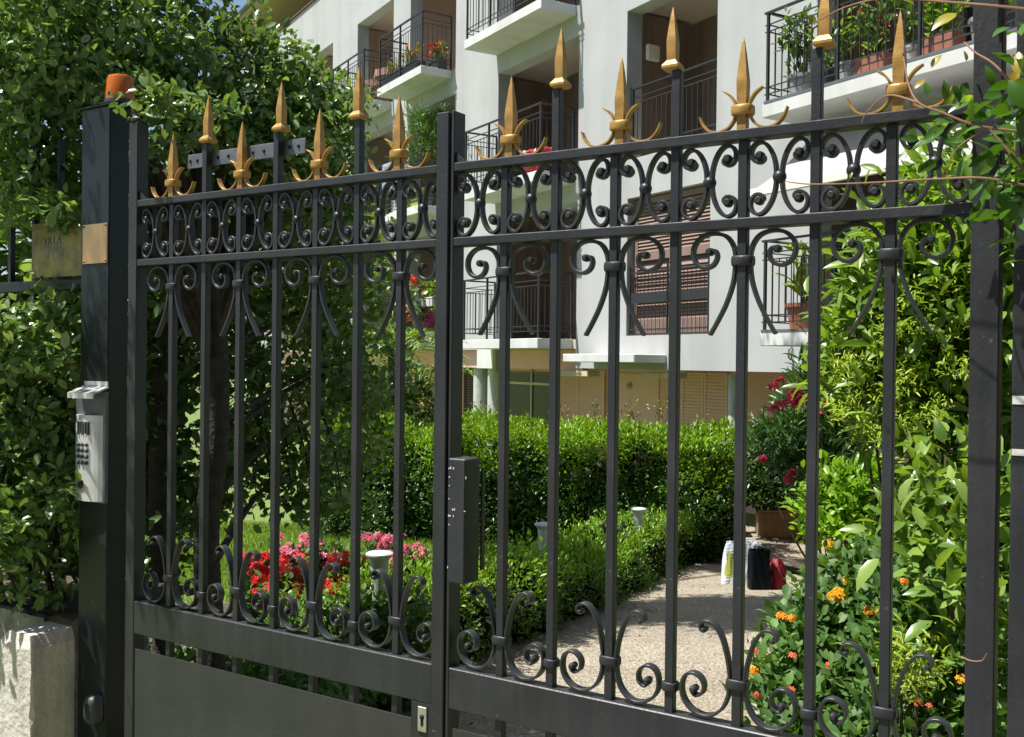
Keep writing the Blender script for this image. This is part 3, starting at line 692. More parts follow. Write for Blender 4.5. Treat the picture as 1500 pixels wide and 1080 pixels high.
inn.build('loggia_wall', 'inner', bld); brn.build('dark_loggia_wall', 'brownwall', bld)
# doors and glazing inside the loggias
for k in (1, 2, 3):
    for u0, u1 in ((-6.8, -5.1), (-3.7, -2.0), (.25, 2.45), (4.2, 5.9), (8.6, 11.6)):
        if k == 1 and u0 == 4.2: continue
        d = MB(); nb = 3 if u1 - u0 > 2 else 2; w = (u1 - u0) / nb
        for i in range(nb):
            a = u0 + w * i
            d.box(a, a + .07, 2.50, 2.546, FL[k], FL[k] + 2.15); d.box(a + w - .07, a + w - .001, 2.50, 2.546, FL[k], FL[k] + 2.15)
            d.box(a + .071, a + w - .071, 2.50, 2.546, FL[k] + 2.08, FL[k] + 2.15); d.box(a + .071, a + w - .071, 2.50, 2.546, FL[k], FL[k] + .10)
        o = d.build('door', 'darkshut', bld)
        MB().box(u0 + .02, u1 - .02, 2.52, 2.53, FL[k] + .05, FL[k] + 2.1).build('glass', 'glass', o)
# attic set back behind the parapet, with a wide eave
at_ = MB().box(U0_, 3.0, 2.6, 2.8, 10.4, 12.62).build('attic_wall', 'inner', bld)
rf = MB().box(U0_ - .5, 3.5, .30, 4.0, 12.63, 12.80).build('roof', 'eave', bld)
MB().tube([(U0_ - .6, .24, 12.70), (3.5, .24, 12.70)], .085, 10).build('gutter', 'gutter', rf, smooth=True)

def railing(u0, u1, z, par, y0=.045, y1=YW - .005, left=True, right=True, mid=1.0, front=True):
    mb = MB()
    def run(p, q, post_ends=True):
        p = np.array(p); q = np.array(q); d = q - p; ln = np.linalg.norm(d); d /= ln
        ax = abs(d[0]) > .5
        def bar(s0, s1, za, zb, w):
            a = p + d * s0; b_ = p + d * s1
            if ax: mb.box(min(a[0], b_[0]), max(a[0], b_[0]), a[1] - w, a[1] + w, za, zb)
            else: mb.box(a[0] - w, a[0] + w, min(a[1], b_[1]), max(a[1], b_[1]), za, zb)
        e = .05 if ax else 0
        bar(-e, ln + e, z + 1.10, z + 1.125, .020)
        for zz in (.96, .875, .20, .115): bar(-e, ln + e, z + zz, z + zz + .014, .006)
        n_ = max(2, int(round(ln / .115)))
        for i in range(1, n_):
            bar(ln * i / n_ - .0055, ln * i / n_ + .0055, z + .1295, z + .8745, .0045)
        m_ = max(1, int(round(ln / mid)))
        for i in range(0 if ax else 0, m_ + (1 if ax else 0)):
            bar(ln * i / m_ - .016, ln * i / m_ + .016, z, z + 1.0995, .0155)
    if front: run((u0 + .045, y0), (u1 - .045, y0))
    if left: run((u0 + .045, y1), (u0 + .045, y0 + .02))
    if right: run((u1 - .045, y1), (u1 - .045, y0 + .02))
    return mb.build('railing', 'rail', par)
BAL = {}
for k in (1, 2, 3):
    for u0, u1 in ((-9.9, -8.0), (-7.0, -4.96), (-4.14, -1.92), (-.08, 2.6), (7.65, 14.2)):
        s = MB().box(u0, u1, 0, YW - .001 if u0 < 7 else YW + TH, FL[k] - .165, FL[k], .006).build('balcony', 'slab', bld)
        if u0 > 7: MB().box(u0 + .03, u1 - .03, -.004, .0, FL[k] - .004, FL[k] + .03).build('edge_strip', 'gutter', s)
        railing(u0, u1, FL[k], s, right=u0 < 7); BAL[(k, u0)] = s
for k in (2, 3):   # railing set in the loggia opening
    railing(4.0, 6.06, FL[k], bld, y0=YW + .10, left=False, right=False)
MB().box(U0_, -.63, YW + .14, YW + .26, 1.47, 1.815).build('recessed_beam', 'tan', bld); MB().box(.0, 2.685, YW + .14, YW + .26, 1.47, 1.815).build('recessed_beam', 'tan', bld)
# awning box / canopy edge, awning under the right balcony
cn = MB().box(3.2, 5.05, .10, YW - .002, 1.60, 1.73, .012).build('canopy', 'slab', bld)
MB().box(2.2, 3.0, YW + .02, YW + .28, 1.36, 1.46, .01).build('blind_box', 'awncass', bld)
MB().box(4.4, 5.2, YW + .02, YW + .28, 1.38, 1.46, .01).build('blind_box', 'awncass', bld)
aw = MB(); na = 24; v = []; f = []
for i in range(na + 1):
    for j in range(9):
        s_ = j / 8; u = 7.80 + 6.2 * i / na
        v.append((u, .69 - 1.06 * s_, 4.42 - .80 * s_ - .06 * math.sin(PI * s_) + .008 * math.sin(i * 2.1)))
for i in range(na):
    for j in range(8): a = i * 9 + j; f.append((a, a + 1, a + 10, a + 9))
aw.add(v, f); awo = aw.build('awning', 'awning', bld, smooth=True)
MB().box(7.76, 14.04, -.42, -.37, 3.57, 3.66, .006).build('front_bar', 'blind', awo)
for u in (11.0, 13.9): MB().tube([(u, .69, 3.9), (u, .1, 4.02), (u, -.37, 3.63)], .018, 6).build('arm', 'gutter', awo)
# window with louvred shutters and a guard rail on the first floor
wn = MB().box(4.06, 5.96, YW + .165, YW + .18, 2.02, 4.16).build('window', 'darkshut', bld)
for a, b_ in ((4.10, 5.005), (5.015, 5.92)):
    sh = MB(); sh.box(a, a + .07, YW + .125, YW + .16, 2.03, 4.14); sh.box(b_ - .07, b_, YW + .125, YW + .16, 2.03, 4.14)
    for z in (2.03, 2.98 + .2, 4.05): sh.box(a + .071, b_ - .071, YW + .125, YW + .16, z, z + (.24 if z < 2.1 else .13 if z < 4 else .09))
    z = 2.30
    while z < 4.02:
        if not (3.10 < z < 3.32):
            y0 = YW + .128; sh.add([(a + .071, y0, z - .03), (b_ - .071, y0, z - .03), (b_ - .071, y0 + .028, z + .016), (a + .071, y0 + .028, z + .016), (a + .071, y0 + .004, z - .034), (b_ - .071, y0 + .004, z - .034), (b_ - .071, y0 + .032, z + .012), (a + .071, y0 + .032, z + .012)], [(0, 1, 2, 3), (4, 7, 6, 5), (0, 4, 5, 1), (3, 2, 6, 7), (0, 3, 7, 4), (1, 5, 6, 2)])
        z += .052
    sh.build('shutter', 'pinkshut', wn)
gr = MB()
for z in (2.10, 2.98, 3.08): gr.box(4.07, 5.95, YW + .035, YW + .05, z, z + .022)
gr.box(4.07, 5.95, YW + .03, YW + .055, 2.03, 2.05)
for u in (4.10, 5.0, 5.90): gr.box(u - .012, u + .012, YW + .03, YW + .055, 2.05, 3.10)
gr.box(4.13, 4.97, YW + .038, YW + .046, 2.52, 2.68); gr.box(5.03, 5.88, YW + .038, YW + .046, 2.52, 2.68)
for i in range(1, 20):
    u = 4.10 + 1.8 * i / 20; gr.box(u - .004, u + .004, YW + .037, YW + .045, 2.05, 2.98)
gr.build('guard_rail', 'rail', wn)
# ground floor
gfw = MB().box(-19, 7.0, 2.71, 2.90, -1.2, 1.82).build('ground_floor_wall', 'tan', bld)
MB().box(U0_, 7.0, YW + TH + .002, 2.705, 1.60, 1.80).build('soffit', 'ceil', bld)
MB().box(6.9, 15, 1.6, 1.8, -1.2, 1.80).build('recess_wall', 'tan', bld)
for a, b_ in ((-.08, .84), (3.11, 3.68), (3.69, 4.26)):
    s = MB(); s.box(a, a + .05, 2.66, 2.70, -.8, 1.44); s.box(b_ - .05, b_, 2.66, 2.70, -.8, 1.44); s.box(a + .051, b_ - .051, 2.685, 2.70, -.8, 1.44)
    z = -.78
    while z < 1.42: s.box(a + .052, b_ - .052, 2.665, 2.683, z, z + .042); z += .056
    s.build('slatted_shutter', 'tanshut', bld)
s = MB(); z = -.78
while z < 1.40: s.box(-4.8, -4.3, 2.66, 2.69, z, z + .045); z += .06
s.box(-4.87, -4.8, 2.65, 2.70, -.8, 1.44); s.box(-4.3, -4.23, 2.65, 2.70, -.8, 1.44); s.build('slatted_shutter', 'darkshut', bld)
gw = MB().box(-2.90, -.95, 2.69, 2.705, -.8, 1.38).build('window', 'brownwall', bld)
MB().box(-2.84, -1.0, 2.685, 2.6895, -.75, 1.33).build('pane', 'glass', gw)
MB().box(-1.83, -1.79, 2.655, 2.684, -.8, 1.5).build('mullion', 'cream', gw); MB().box(-2.9, -.95, 2.660, 2.682, 1.10, 1.15).build('transom', 'cream', gw)
for u, r in ((-1.20, .15), (-.62, .15), (6.10, .085)):
    MB().lathe([(r, -1.2), (r, 1.455)], u, YW + .36, 22).build('column', 'lampwhite', bld, smooth=True)
MB().box(-.62, -.001, YW - .06, YW + .28, 1.462, 1.821).build('beam_end', 'slab', bld)
wo = MB().box(.95, 2.46, 2.69, 2.708, -.8, 1.40).build('plain_panel', 'tanshut', bld)
hk = MB().tube([(7.52, YW - .01, 1.83), (7.52, YW - .06, 1.79), (7.52, YW - .07, 1.70), (7.52, YW - .03, 1.66)], .012, 6); hk.build('pipe_hook', 'gutter', bld, smooth=True)
MB().box(4.06, 4.14, YW + .31, YW + .56, 5.75 + .62, 6.62, .02).build('wall_light', 'cream', bld)
wl = thing('wall_ornament', 'upper small pale ornament hanging on the tan ground floor wall', 'ornament', tuple(BP(1.62, 2.66, 1.12)), BYAW, 'ornaments hanging on the ground floor wall')
MB().tube([(.05 * math.cos(a), 0, .05 + .06 * math.sin(a)) for a in np.linspace(0, 2 * PI, 13)], .012, 6).build('ring', 'cream', wl); MB().ball((0, -.02, .06), .035, 8, 6).build('bud', 'awncass', wl)
w2 = copy_tree(wl, None, 'lower larger pale ornament hanging on the tan ground floor wall'); w2.location = BP(1.65, 2.66, .48); w2.scale = (1.5, 1.3, 1.9)

# ------------------------------------------------------------------ things on the balconies
def pot_plant(u, y, z, r, h, potmat, label, leaf='lf_pot', ph=.5, spread=.22, n=60, ln=.12, wd=.035, tmpl=T_LONG, flower=None, nf=10, cat='potted plant', group='potted plants on the balconies', square=False, seed=1, fs=.03):
    rg = np.random.default_rng(seed)
    t = thing('potted_plant', label, cat, tuple(BP(u, y, z)), BYAW, group)
    mb = MB()
    if square:
        mb.box(-r, r, -min(r, .11), min(r, .11), .002, h, .008)
    else: mb.lathe([(r * .72, .002), (r * .95, h * .86), (r * 1.06, h * .86), (r * 1.06, h), (r * .92, h), (r * .88, h * .93)], 0, 0, 18)
    mb.build('pot', potmat, t)
    n_t = max(8, n // 5); tips = np.stack([rg.uniform(-1, 1, n_t) * (r if square else spread), rg.normal(size=n_t) * (.07 if square else spread * .6), h + ph * rg.random(n_t) ** .8], 1)
    tips[:, :2] *= (.35 + .65 * ((tips[:, 2:3] - h) / ph)); outs = unit(np.concatenate([tips[:, :2] * 2.2, np.full((n_t, 1), .5)], 1))
    foliage('foliage', t, leaf, rg, tips, outs, max(4, n // n_t), .035, ln, wd, tmpl)
    st = MB()
    for p in tips[:: max(1, n_t // 10)]: st.tube([(p[0] * .15, p[1] * .15, h * .9), (p[0] * .6, p[1] * .6, (h + p[2]) / 2), tuple(p)], .005, 4)
    st.build('stems', 'stem', t)
    if flower:
        fl2 = flower if isinstance(flower, (list, tuple)) else [flower]
        for i, fm in enumerate(fl2):
            c = np.stack([rg.uniform(-1, 1, nf) * (r if square else spread), rg.normal(size=nf) * .06 - .05, h + ph * (.35 + .75 * rg.random(nf))], 1)
            flower_heads('flower_head', t, fm, rg, c, 9, .035, fs, (0, -1, .3))
    return t
# right balcony, second floor: a row of pots along the railing
z2 = FL[2] + .004
pp = [(8.02, 'greypot', 'dark grey pot with a tall leafy plant at the upper right balcony corner', .16, .30, 'lf_pot', .72, 120, None),
      (8.42, 'blackpot', 'black pot with broad green leaves second from the left on the upper right balcony', .13, .26, 'lf_long', .62, 60, None),
      (8.75, 'greypot', 'grey pot with thin stems behind the gold spear on the upper right balcony', .13, .27, 'lf_pot', .40, 50, None),
      (9.10, 'terra', 'terracotta trough with reddish and grey green plants on the upper right balcony', .20, .26, 'lf_hedge', .48, 90, 'p_crim'),
      (9.55, 'whitepot', 'pale pot with a wiry green plant on the upper right balcony', .12, .25, 'lf_pot', .60, 50, None),
      (9.95, 'terra', 'terracotta trough with yellow green foliage on the upper right balcony', .20, .26, 'lf_bright', .40, 100, None),
      (10.45, 'greypot', 'lilac grey pot with a sprawling plant', .16, .30, 'lf_pot', .60, 80, None),
      (10.85, 'blackpot', 'black pot with a dark red flower head on the upper right balcony', .15, .27, 'lf_hedge', .75, 70, 'p_crim'),
      (11.2, 'whitepot', 'white pot with long strappy leaves near the right end of the upper right balcony', .15, .30, 'lf_pot', .80, 80, None),
      (11.65, 'greypot', 'grey pot with hanging stems close to the right gate stile', .16, .32, 'lf_pot', .55, 60, None)]
for i, (u, mt, lb, r, h, lf, ph_, n, flw) in enumerate(pp):
    pot_plant(u, .27, z2, r, h, mt, lb, lf, ph_, .23, int(n * 1.9), .13 if i % 2 else .10, .045, T_OVAL, flw, 4, square=(mt == 'terra'), seed=20 + i)
# right balcony, first floor
z1_ = FL[1] + .004
pot_plant(8.08, .30, z1_, .21, .34, 'terra', 'large terracotta pot with arching yellow green leaves on the lower right balcony', 'lf_young', .62, .26, 70, .24, .05, T_LONG, seed=41)
pot_plant(9.0, .30, z1_, .19, .30, 'terra', 'second terracotta pot in the shade on the lower right balcony', 'lf_long', .6, .24, 60, .22, .045, T_LONG, seed=42)
pot_plant(9.6, .30, z1_, .22, .24, 'terra', 'terracotta trough at the right of the lower right balcony', 'lf_pot', .4, .24, 60, .16, .04, T_LONG, seed=43, square=True)
# flower boxes, left stack of balconies
z3 = FL[3] + .004
def fbox(u, y, z, lb, leaf, fl, seed, half=.42, ph=.30, mat='blackpot', n=260, nf=14, fs=.035):
    return pot_plant(u, y, z, half, .20, mat, lb, leaf, ph, half, n, .07, .03, T_OVAL, fl, nf, 'flower box', 'flower boxes on the balconies', True, seed, fs)
fbox(-3.55, .17, z3, 'black trough of yellowish foliage at the left of the top balcony', 'lf_yel', None, 51)
fbox(-2.68, .17, z3, 'black trough of yellowish foliage at the corner of the top balcony', 'lf_yel', 'p_org', 52, nf=4)
o = fbox(-2.12, .48, z3, 'black trough of faded red flowers on the side of the top balcony', 'lf_hedge', ['p_coral', 'p_red'], 53, .22, .34)
z1b = FL[1] + .004
fbox(-2.75, .16, z1b + .72, 'upper white flower box with red and yellow flowers', 'lf_yel', ['p_red', 'p_yel'], 54, .45, .38, 'whitepot', nf=16, fs=.05)
fbox(-2.35, .45, z1b + .72, 'white flower box with yellow green foliage at the balcony corner behind the centre stile', 'lf_bright', ['p_red'], 55, .35, .34, 'whitepot', nf=10, fs=.05)
fbox(-2.75, .20, z1b, 'lower white flower box of scarlet flowers on the balcony floor', 'lf_hedge', ['p_red', 'p_coral'], 56, .42, .42, 'whitepot', nf=16, fs=.055)
fbox(-2.28, .44, z1b, 'lower white flower box of magenta flowers on the balcony floor', 'lf_hedge', ['p_mag'], 57, .32, .42, 'whitepot', nf=14, fs=.055)
st_ = thing('flower_stand', 'black iron stand carrying the upper flower boxes behind the left gate leaf', 'stand', tuple(BP(-2.6, .30, z1b)), BYAW)
MB().box(-.75, .62, -.22, .26, .695, .712).build('shelf', 'rail', st_)
for x_ in (-.72, .58):
    for y_ in (-.20, .24): MB().box(x_ - .012, x_ + .012, y_ - .012, y_ + .012, 0, .6945).build('leg', 'rail', st_)
# second floor left: bamboo and lime planters
rg = np.random.default_rng(61); bt = thing('bamboo_plant', 'tall feathery bamboo in a grey pot on the second floor left balcony', 'potted plant', tuple(BP(-2.45, .36, FL[2] + .004)), BYAW)
MB().lathe([(.17, 0), (.21, .38), (.22, .38), (.22, .42), (.19, .42)], 0, 0, 18).build('pot', 'greypot', bt)
tips = np.stack([rg.normal(size=260) * .36 - .05, rg.normal(size=260) * .20, rg.uniform(.95, 2.05, 260)], 1); tips[:, :2] *= (1.15 - .32 * (tips[:, 2:3] - .95))
foliage('foliage', bt, 'lf_pot', rg, tips, unit(tips * np.array([1, 1, .15])), 9, .06, .12, .018, T_BLADE, jit=.9)
mb = MB()
for i in range(9): a = i * .7; mb.tube([(.06 * math.cos(a), .06 * math.sin(a), .40), (.12 * math.cos(a), .1 * math.sin(a), 1.1), (.25 * math.cos(a), .16 * math.sin(a), 1.9)], .008, 5)
mb.build('canes', 'stem', bt)
pot_plant(-3.45, .34, FL[2] + .004, .17, .32, 'greypot', 'round grey pot with a leafy bush at the left of the second floor balcony', 'lf_pot', .75, .26, 140, .09, .03, T_OVAL, seed=62)
for i, u in enumerate((-2.95, -2.25)):
    b_ = tag(MB().box(-.22, .22, -.1, .1, 0, .34, .012).build('planter_box', 'limebox', None, tuple(BP(u, .155, FL[2] + .004)), BYAW), ('lime green planter box standing behind the balcony rail, left one', 'lime green planter box standing behind the balcony rail, right one')[i], 'planter')
cl = MB(); v = []; f = []
for i in range(13):
    for j in range(11): v.append((-.28 + .56 * i / 12, -.012 - .012 * math.sin(i * 1.4) * (j / 10), -.62 * j / 10))
for i in range(12):
    for j in range(10): a = i * 11 + j; f.append((a, a + 1, a + 12, a + 11))
cl.add(v, f); o = cl.build('hanging_cloth', 'bluecloth', None, tuple(BP(-3.55, .020, FL[2] + 1.10)), BYAW, True)
sm = o.modifiers.new('thickness', 'SOLIDIFY'); sm.thickness = .006
tag(o, 'blue and white patterned cloth hanging over the second floor balcony rail', 'cloth')
# folding chair, third floor far left; red armchair with checked cushion, second floor centre
fc = thing('folding_chair', 'small faded wooden folding chair on the far left top balcony', 'chair', tuple(BP(-5.25, .38, FL[3] + .004)), BYAW + .4)
for s in (-.2, .2):
    MB().tube([(s, -.24, 0), (s, .18, .46), (s, .30, .88)], .014, 6).build('leg', 'pinkwood', fc); MB().tube([(s, .24, 0), (s, -.18, .46)], .014, 6).build('leg', 'pinkwood', fc)
MB().box(-.2, .2, -.19, .18, .455, .475).build('seat', 'pinkwood', fc); MB().box(-.2, .2, .262, .282, .70, .86).build('backrest', 'pinkwood', fc)
rc = thing('garden_armchair', 'red garden armchair with pale and red cushions on the second floor middle balcony', 'armchair', tuple(BP(1.75, .40, FL[2] + .004)), BYAW + .2)
MB().box(-.36, .36, -.26, .26, .22, .30, .02).build('seat', 'redcloth', rc); MB().box(-.36, .36, .20, .27, .30, .56, .02).build('backrest', 'redcloth', rc)
for s in (-1, 1):
    MB().box(s * .37 - .03, s * .37 + .03, -.26, .26, .42, .46, .01).build('armrest', 'redcloth', rc)
    for y_ in (-.23, .23): MB().tube([(s * .37, y_, 0), (s * .37, y_, .42)], .018, 6).build('leg', 'redcloth', rc)
for i in range(4): MB().ball((-.25 + .17 * i, .06, .47), .085, 10, 7, (1, 1.3, .9)).build('cushion', 'palecloth' if i % 2 == 0 else 'redcloth', rc, smooth=True)
# ================================================================== GARDEN
# bollard lamps
def bollard(px, d, lb):
    p = P(px, 800, d); p[2] = gz(p[1]) + .01
    t = thing('bollard_lamp', lb, 'garden lamp', tuple(p), 0, 'white mushroom garden lamps along the path')
    MB().lathe([(.056, 0), (.056, .02), (.040, .024), (.041, .50), (.046, .62), (.053, .72)], 0, 0, 20).build('post', 'lampwhite', t, smooth=False)
    MB().lathe([(.054, .7205), (.072, .742), (.079, .748), (.0795, .757), (.072, .763), (.045, .769), (.012, .771)], 0, 0, 24).build('cap', 'lampwhite', t, smooth=True)
bollard(556, 5.75, 'white mushroom lamp beside the pink flowers, nearest the gate')
bollard(797, 8.1, 'white mushroom lamp half hidden by a gate bar in the low border hedge')
bollard(935, 10.3, 'white mushroom lamp at the far end of the low border hedge')

# shopping bags on the path
rgb = np.random.default_rng(5)
bp0 = onground(1108, 866); zg = gz(bp0[1]) + .012
def bag(name, w, d, h, mat, loc, rz, lb, top=.94, sway=.012, handles=True, nz=14, nu=9, round_=False):
    t = thing(name, lb, 'bag', tuple(loc), rz); mb = MB(); v = []; f = []; ring = []
    per = [(-w + 2 * w * i / nu, -d) for i in range(nu)] + [(w, -d + 2 * d * i / 5) for i in range(5)] + [(w - 2 * w * i / nu, d) for i in range(nu)] + [(-w, d - 2 * d * i / 5) for i in range(5)]
    n_ = len(per)
    for k in range(nz + 1):
        s = k / nz; sc_ = 1 + (top - 1) * s
        for i, (x, y) in enumerate(per):
            pinch = 1 - (.30 * math.exp(-((abs(x) - w) / (.35 * w)) ** 2) * s * (abs(x) > .9 * w))
            if round_:
                a = math.atan2(y / d, x / w); x, y = w * math.cos(a), d * math.sin(a); sc_ = (1 - s ** 1.8) ** .6 * (1 + .12 * math.sin(3 * a + 4 * s)) + .06
            v.append((x * sc_ + sway * math.sin(5 * s + i * .9), y * sc_ * pinch + sway * math.sin(7 * s + i * 1.7), h * s))
    for k in range(nz):
        for i in range(n_): f.append((k * n_ + i, k * n_ + (i + 1) % n_, (k + 1) * n_ + (i + 1) % n_, (k + 1) * n_ + i))
    f.append(tuple(range(n_))[::-1])
    if round_: f.append(tuple(nz * n_ + i for i in range(n_)))
    mb.add(v, f); mb.build('body', mat, t, smooth=round_)
    if handles:
        for s in (-1, 1): MB().tube([(-w * .45, s * d * .8, h * .96), (-w * .32, s * d * .5, h * 1.055), (0, s * d * .3, h * 1.065), (w * .32, s * d * .5, h * 1.055), (w * .45, s * d * .8, h * .96)], .006, 5).build('handle', mat, t, smooth=True)
    return t
bag('paper_bag', .098, .065, .385, 'bagblack', (bp0[0] + .035, bp0[1] + .05, zg), .10, 'glossy black paper carrier bag standing between the white and red bags', .98, .004)
q = onground(1080, 860); bag('plastic_bag', .21, .10, .42, 'bagwhite', (q[0] + .10, q[1] + .20, gz(q[1] + .20) + .012), -.05, 'white plastic carrier bag with a green patch left of the black bag', .78, .016)
q = onground(1139, 864); bag('red_bag', .115, .10, .30, 'bagred', (q[0] - .01, q[1] + .03, gz(q[1]) + .012), .3, 'slumped red bag right of the black paper bag', 1, .012, False, 14, 9, True)
# drain across the path
a = onground(1046, 812); b_ = onground(1190, 848)
mb = MB(); dv = unit(b_ - a); sv = np.array([-dv[1], dv[0], 0])
n_ = 60; ln_ = np.linalg.norm(b_ - a) * 1.5; a = a - dv * .3
for i in range(n_):
    p0 = a + dv * ln_ * i / n_; p1 = a + dv * ln_ * (i + .55) / n_
    vs = []
    for pt in (p0, p1):
        for s in (0, .16): w_ = pt + sv * s; vs.append((w_[0], w_[1], gz(w_[1]) + .018))
    mb.add(vs, [(0, 2, 3, 1)])
gt = thing('drain_channel', 'narrow grated drain channel crossing the path behind the bags', 'drain')
mb.build('grating', 'zinc', gt)
mb = MB(); vs = []
for pt in (a, a + dv * ln_):
    for s in (-.02, .18): w_ = pt + sv * s; vs.append((w_[0], w_[1], gz(w_[1]) + .0145))
mb.add(vs, [(0, 2, 3, 1)]); mb.build('trough', 'black', gt)
# timber planters under the building
for px0, px1, py, d, lb in ((1000, 1082, 785, 14.0, 'left ochre planter trough under the dark hedge end at the back of the path'), (1112, 1180, 782, 13.9, 'right ochre planter trough below the oleander at the back of the path')):
    p = P(px0, py, d); q = P(px1, py, d); w = q[0] - p[0]
    t = thing('planter_trough', lb, 'planter', (p[0], p[1], gz(p[1]) + .005), -.12, 'ochre planter troughs at the back of the path')
    MB().box(0, w, 0, .45, 0, .36, .015).build('body', 'planter', t); MB().box(-.02, w + .02, -.02, .47, .3605, .40, .01).build('rim', 'planter', t); MB().box(.03, w - .03, .03, .42, .4, .42).build('soil', 'soil', t)

# ---- clipped hedges
rng = np.random.default_rng(11)
def hedge(name, lb, a, b_, width, ztop, zbot, n, k, ln, wd, lf, lftop, wob=.06, core=True, group=None):
    t = thing(name, lb, 'hedge', (a[0], a[1], zbot(0)), 0, group)
    off = np.array([a[0], a[1], zbot(0)])
    pts, nr, tp = surf_pts_box(rng, a, b_, width, ztop, zbot, n, wob); pts = pts - off
    nz = .13 * np.sin(pts[:, 0] * 5.1 + pts[:, 1] * 2) + .09 * np.sin(pts[:, 0] * 13 + 1) + .12 * rng.normal(size=len(tp))
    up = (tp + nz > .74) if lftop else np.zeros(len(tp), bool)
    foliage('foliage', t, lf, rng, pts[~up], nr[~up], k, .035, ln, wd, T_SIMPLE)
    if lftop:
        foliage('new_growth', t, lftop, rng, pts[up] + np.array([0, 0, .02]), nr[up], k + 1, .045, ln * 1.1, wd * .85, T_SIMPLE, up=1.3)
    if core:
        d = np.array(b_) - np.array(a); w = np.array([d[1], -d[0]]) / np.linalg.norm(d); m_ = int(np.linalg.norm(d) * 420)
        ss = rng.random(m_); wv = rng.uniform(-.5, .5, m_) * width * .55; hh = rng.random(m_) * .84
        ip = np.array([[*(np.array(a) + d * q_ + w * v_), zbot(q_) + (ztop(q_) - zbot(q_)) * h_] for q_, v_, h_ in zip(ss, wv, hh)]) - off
        obj('inner_shade', leaf_mesh('inner_shade', ip, rnd_dirs(rng, m_), rnd_dirs(rng, m_), .22, .13), 'innershade', t)  # big dark filler leaves paint the inner shade and close see-through gaps
    return t
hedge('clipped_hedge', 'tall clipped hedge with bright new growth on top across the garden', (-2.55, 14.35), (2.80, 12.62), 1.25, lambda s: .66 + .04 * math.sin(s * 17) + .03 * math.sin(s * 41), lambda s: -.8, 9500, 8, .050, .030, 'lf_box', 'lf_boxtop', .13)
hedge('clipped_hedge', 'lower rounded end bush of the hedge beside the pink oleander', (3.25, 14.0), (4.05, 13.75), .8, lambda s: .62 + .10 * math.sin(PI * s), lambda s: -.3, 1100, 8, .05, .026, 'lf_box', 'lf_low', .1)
la, lb_ = (-.72, 5.75), (1.98, 12.4)
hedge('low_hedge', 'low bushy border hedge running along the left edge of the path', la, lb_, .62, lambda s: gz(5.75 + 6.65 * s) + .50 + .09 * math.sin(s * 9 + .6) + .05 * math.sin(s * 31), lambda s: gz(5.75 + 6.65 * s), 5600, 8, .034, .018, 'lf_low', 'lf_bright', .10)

# ---- trees and shrubs
def branches(par, mat, specs, name='branches', n=6):
    mb = MB()
    for pts, r0, r1 in specs:
        path = crom(pts, 5); m_ = len(path); mb.tube(path, [r0 + (r1 - r0) * i / (m_ - 1) for i in range(m_)], n)
    return mb.build(name, mat, par, smooth=True)
rng = np.random.default_rng(21)
tb = np.array([-1.24, 4.15, gz(4.15)])
tree = thing('evergreen_tree', 'dark glossy evergreen tree arching over the left gate post and lamp', 'tree', tuple(tb))
def rel(p): return tuple(np.array(p) - tb)
def bl(px, py, d, r, ry=None, rz=None): return (*rel(P(px, py, d)), r, ry or r, rz or r)
crown = [bl(20, 40, 3.5, .36), bl(120, 30, 3.6, .38), bl(215, 60, 3.75, .36), bl(275, 75, 3.9, .27), bl(335, 125, 4.0, .26), bl(400, 175, 4.1, .24), bl(445, 225, 4.15, .20),
         bl(40, 190, 3.5, .26), bl(110, 150, 3.55, .26), bl(190, 160, 3.6, .22), bl(260, 190, 3.9, .26), bl(345, 215, 4.1, .28), bl(410, 260, 4.2, .25),
         bl(60, -60, 3.7, .34), bl(190, -40, 3.85, .30), bl(75, 255, 3.65, .16),
         bl(485, 190, 4.3, .12), bl(455, 165, 4.2, .15), bl(488, 240, 4.35, .13), bl(500, 330, 4.6, .14), bl(462, 130, 4.2, .10), bl(490, 155, 4.3, .10), bl(478, 215, 4.3, .14), bl(497, 275, 4.4, .13), bl(470, 300, 4.4, .16), bl(500, 385, 4.7, .15), bl(455, 350, 4.5, .2), bl(425, 120, 4.1, .12), bl(480, 265, 4.4, .18), bl(-40, 20, 3.9, .22)]
over = [(*rel((-1.72, 2.92, 2.62)), .14, .2, .22)]
back = [bl(300, 350, 4.6, .30), bl(385, 385, 4.8, .32), bl(460, 400, 5.0, .32), bl(520, 440, 5.2, .22), bl(340, 480, 4.7, .30), bl(430, 500, 4.9, .34), bl(505, 540, 5.1, .26), bl(260, 440, 4.5, .22),
        bl(370, 590, 4.8, .28), bl(450, 610, 5.0, .30), bl(520, 620, 5.2, .20), bl(345, 680, 4.7, .18), bl(420, 690, 4.9, .20), bl(490, 690, 5.0, .17), bl(240, 330, 4.4, .22), bl(545, 520, 5.3, .14), bl(330, 250, 4.5, .3), bl(450, 310, 4.7, .28), bl(540, 360, 5.1, .14)]
def clumps(blobs, rs, k=3.2):
    """break big crown lobes into many small leafy clumps with gaps between them"""
    out = []
    for b__ in blobs:
        r__ = np.array(b__[3:6]); n__ = max(2, int(k * (r__.mean() / rs) ** 2)); d__ = rnd_dirs(rng, n__); q__ = .45 + .6 * rng.random((n__, 1)) ** .6
        for p_ in np.array(b__[:3]) + d__ * r__ * q__:
            rr_ = rs * rng.uniform(.6, 1.25); out.append((*p_, rr_ * 1.1, rr_ * 1.1, rr_ * .8))
    return out
t1, o1 = blob_pts(rng, clumps(crown, .10, 1.75) + over, 120, .45)
foliage('crown', tree, 'lf_tree', rng, t1, o1, 7, .034, .040, .020, T_OVAL, jit=.9, nup=.7, nout=.6)
t2, o2 = blob_pts(rng, clumps(back, .12, 1.7), 75, .3)
foliage('lower_crown', tree, 'lf_tree', rng, t2, o2, 9, .05, .042, .025, T_OVAL, nup=.6, nout=.6)
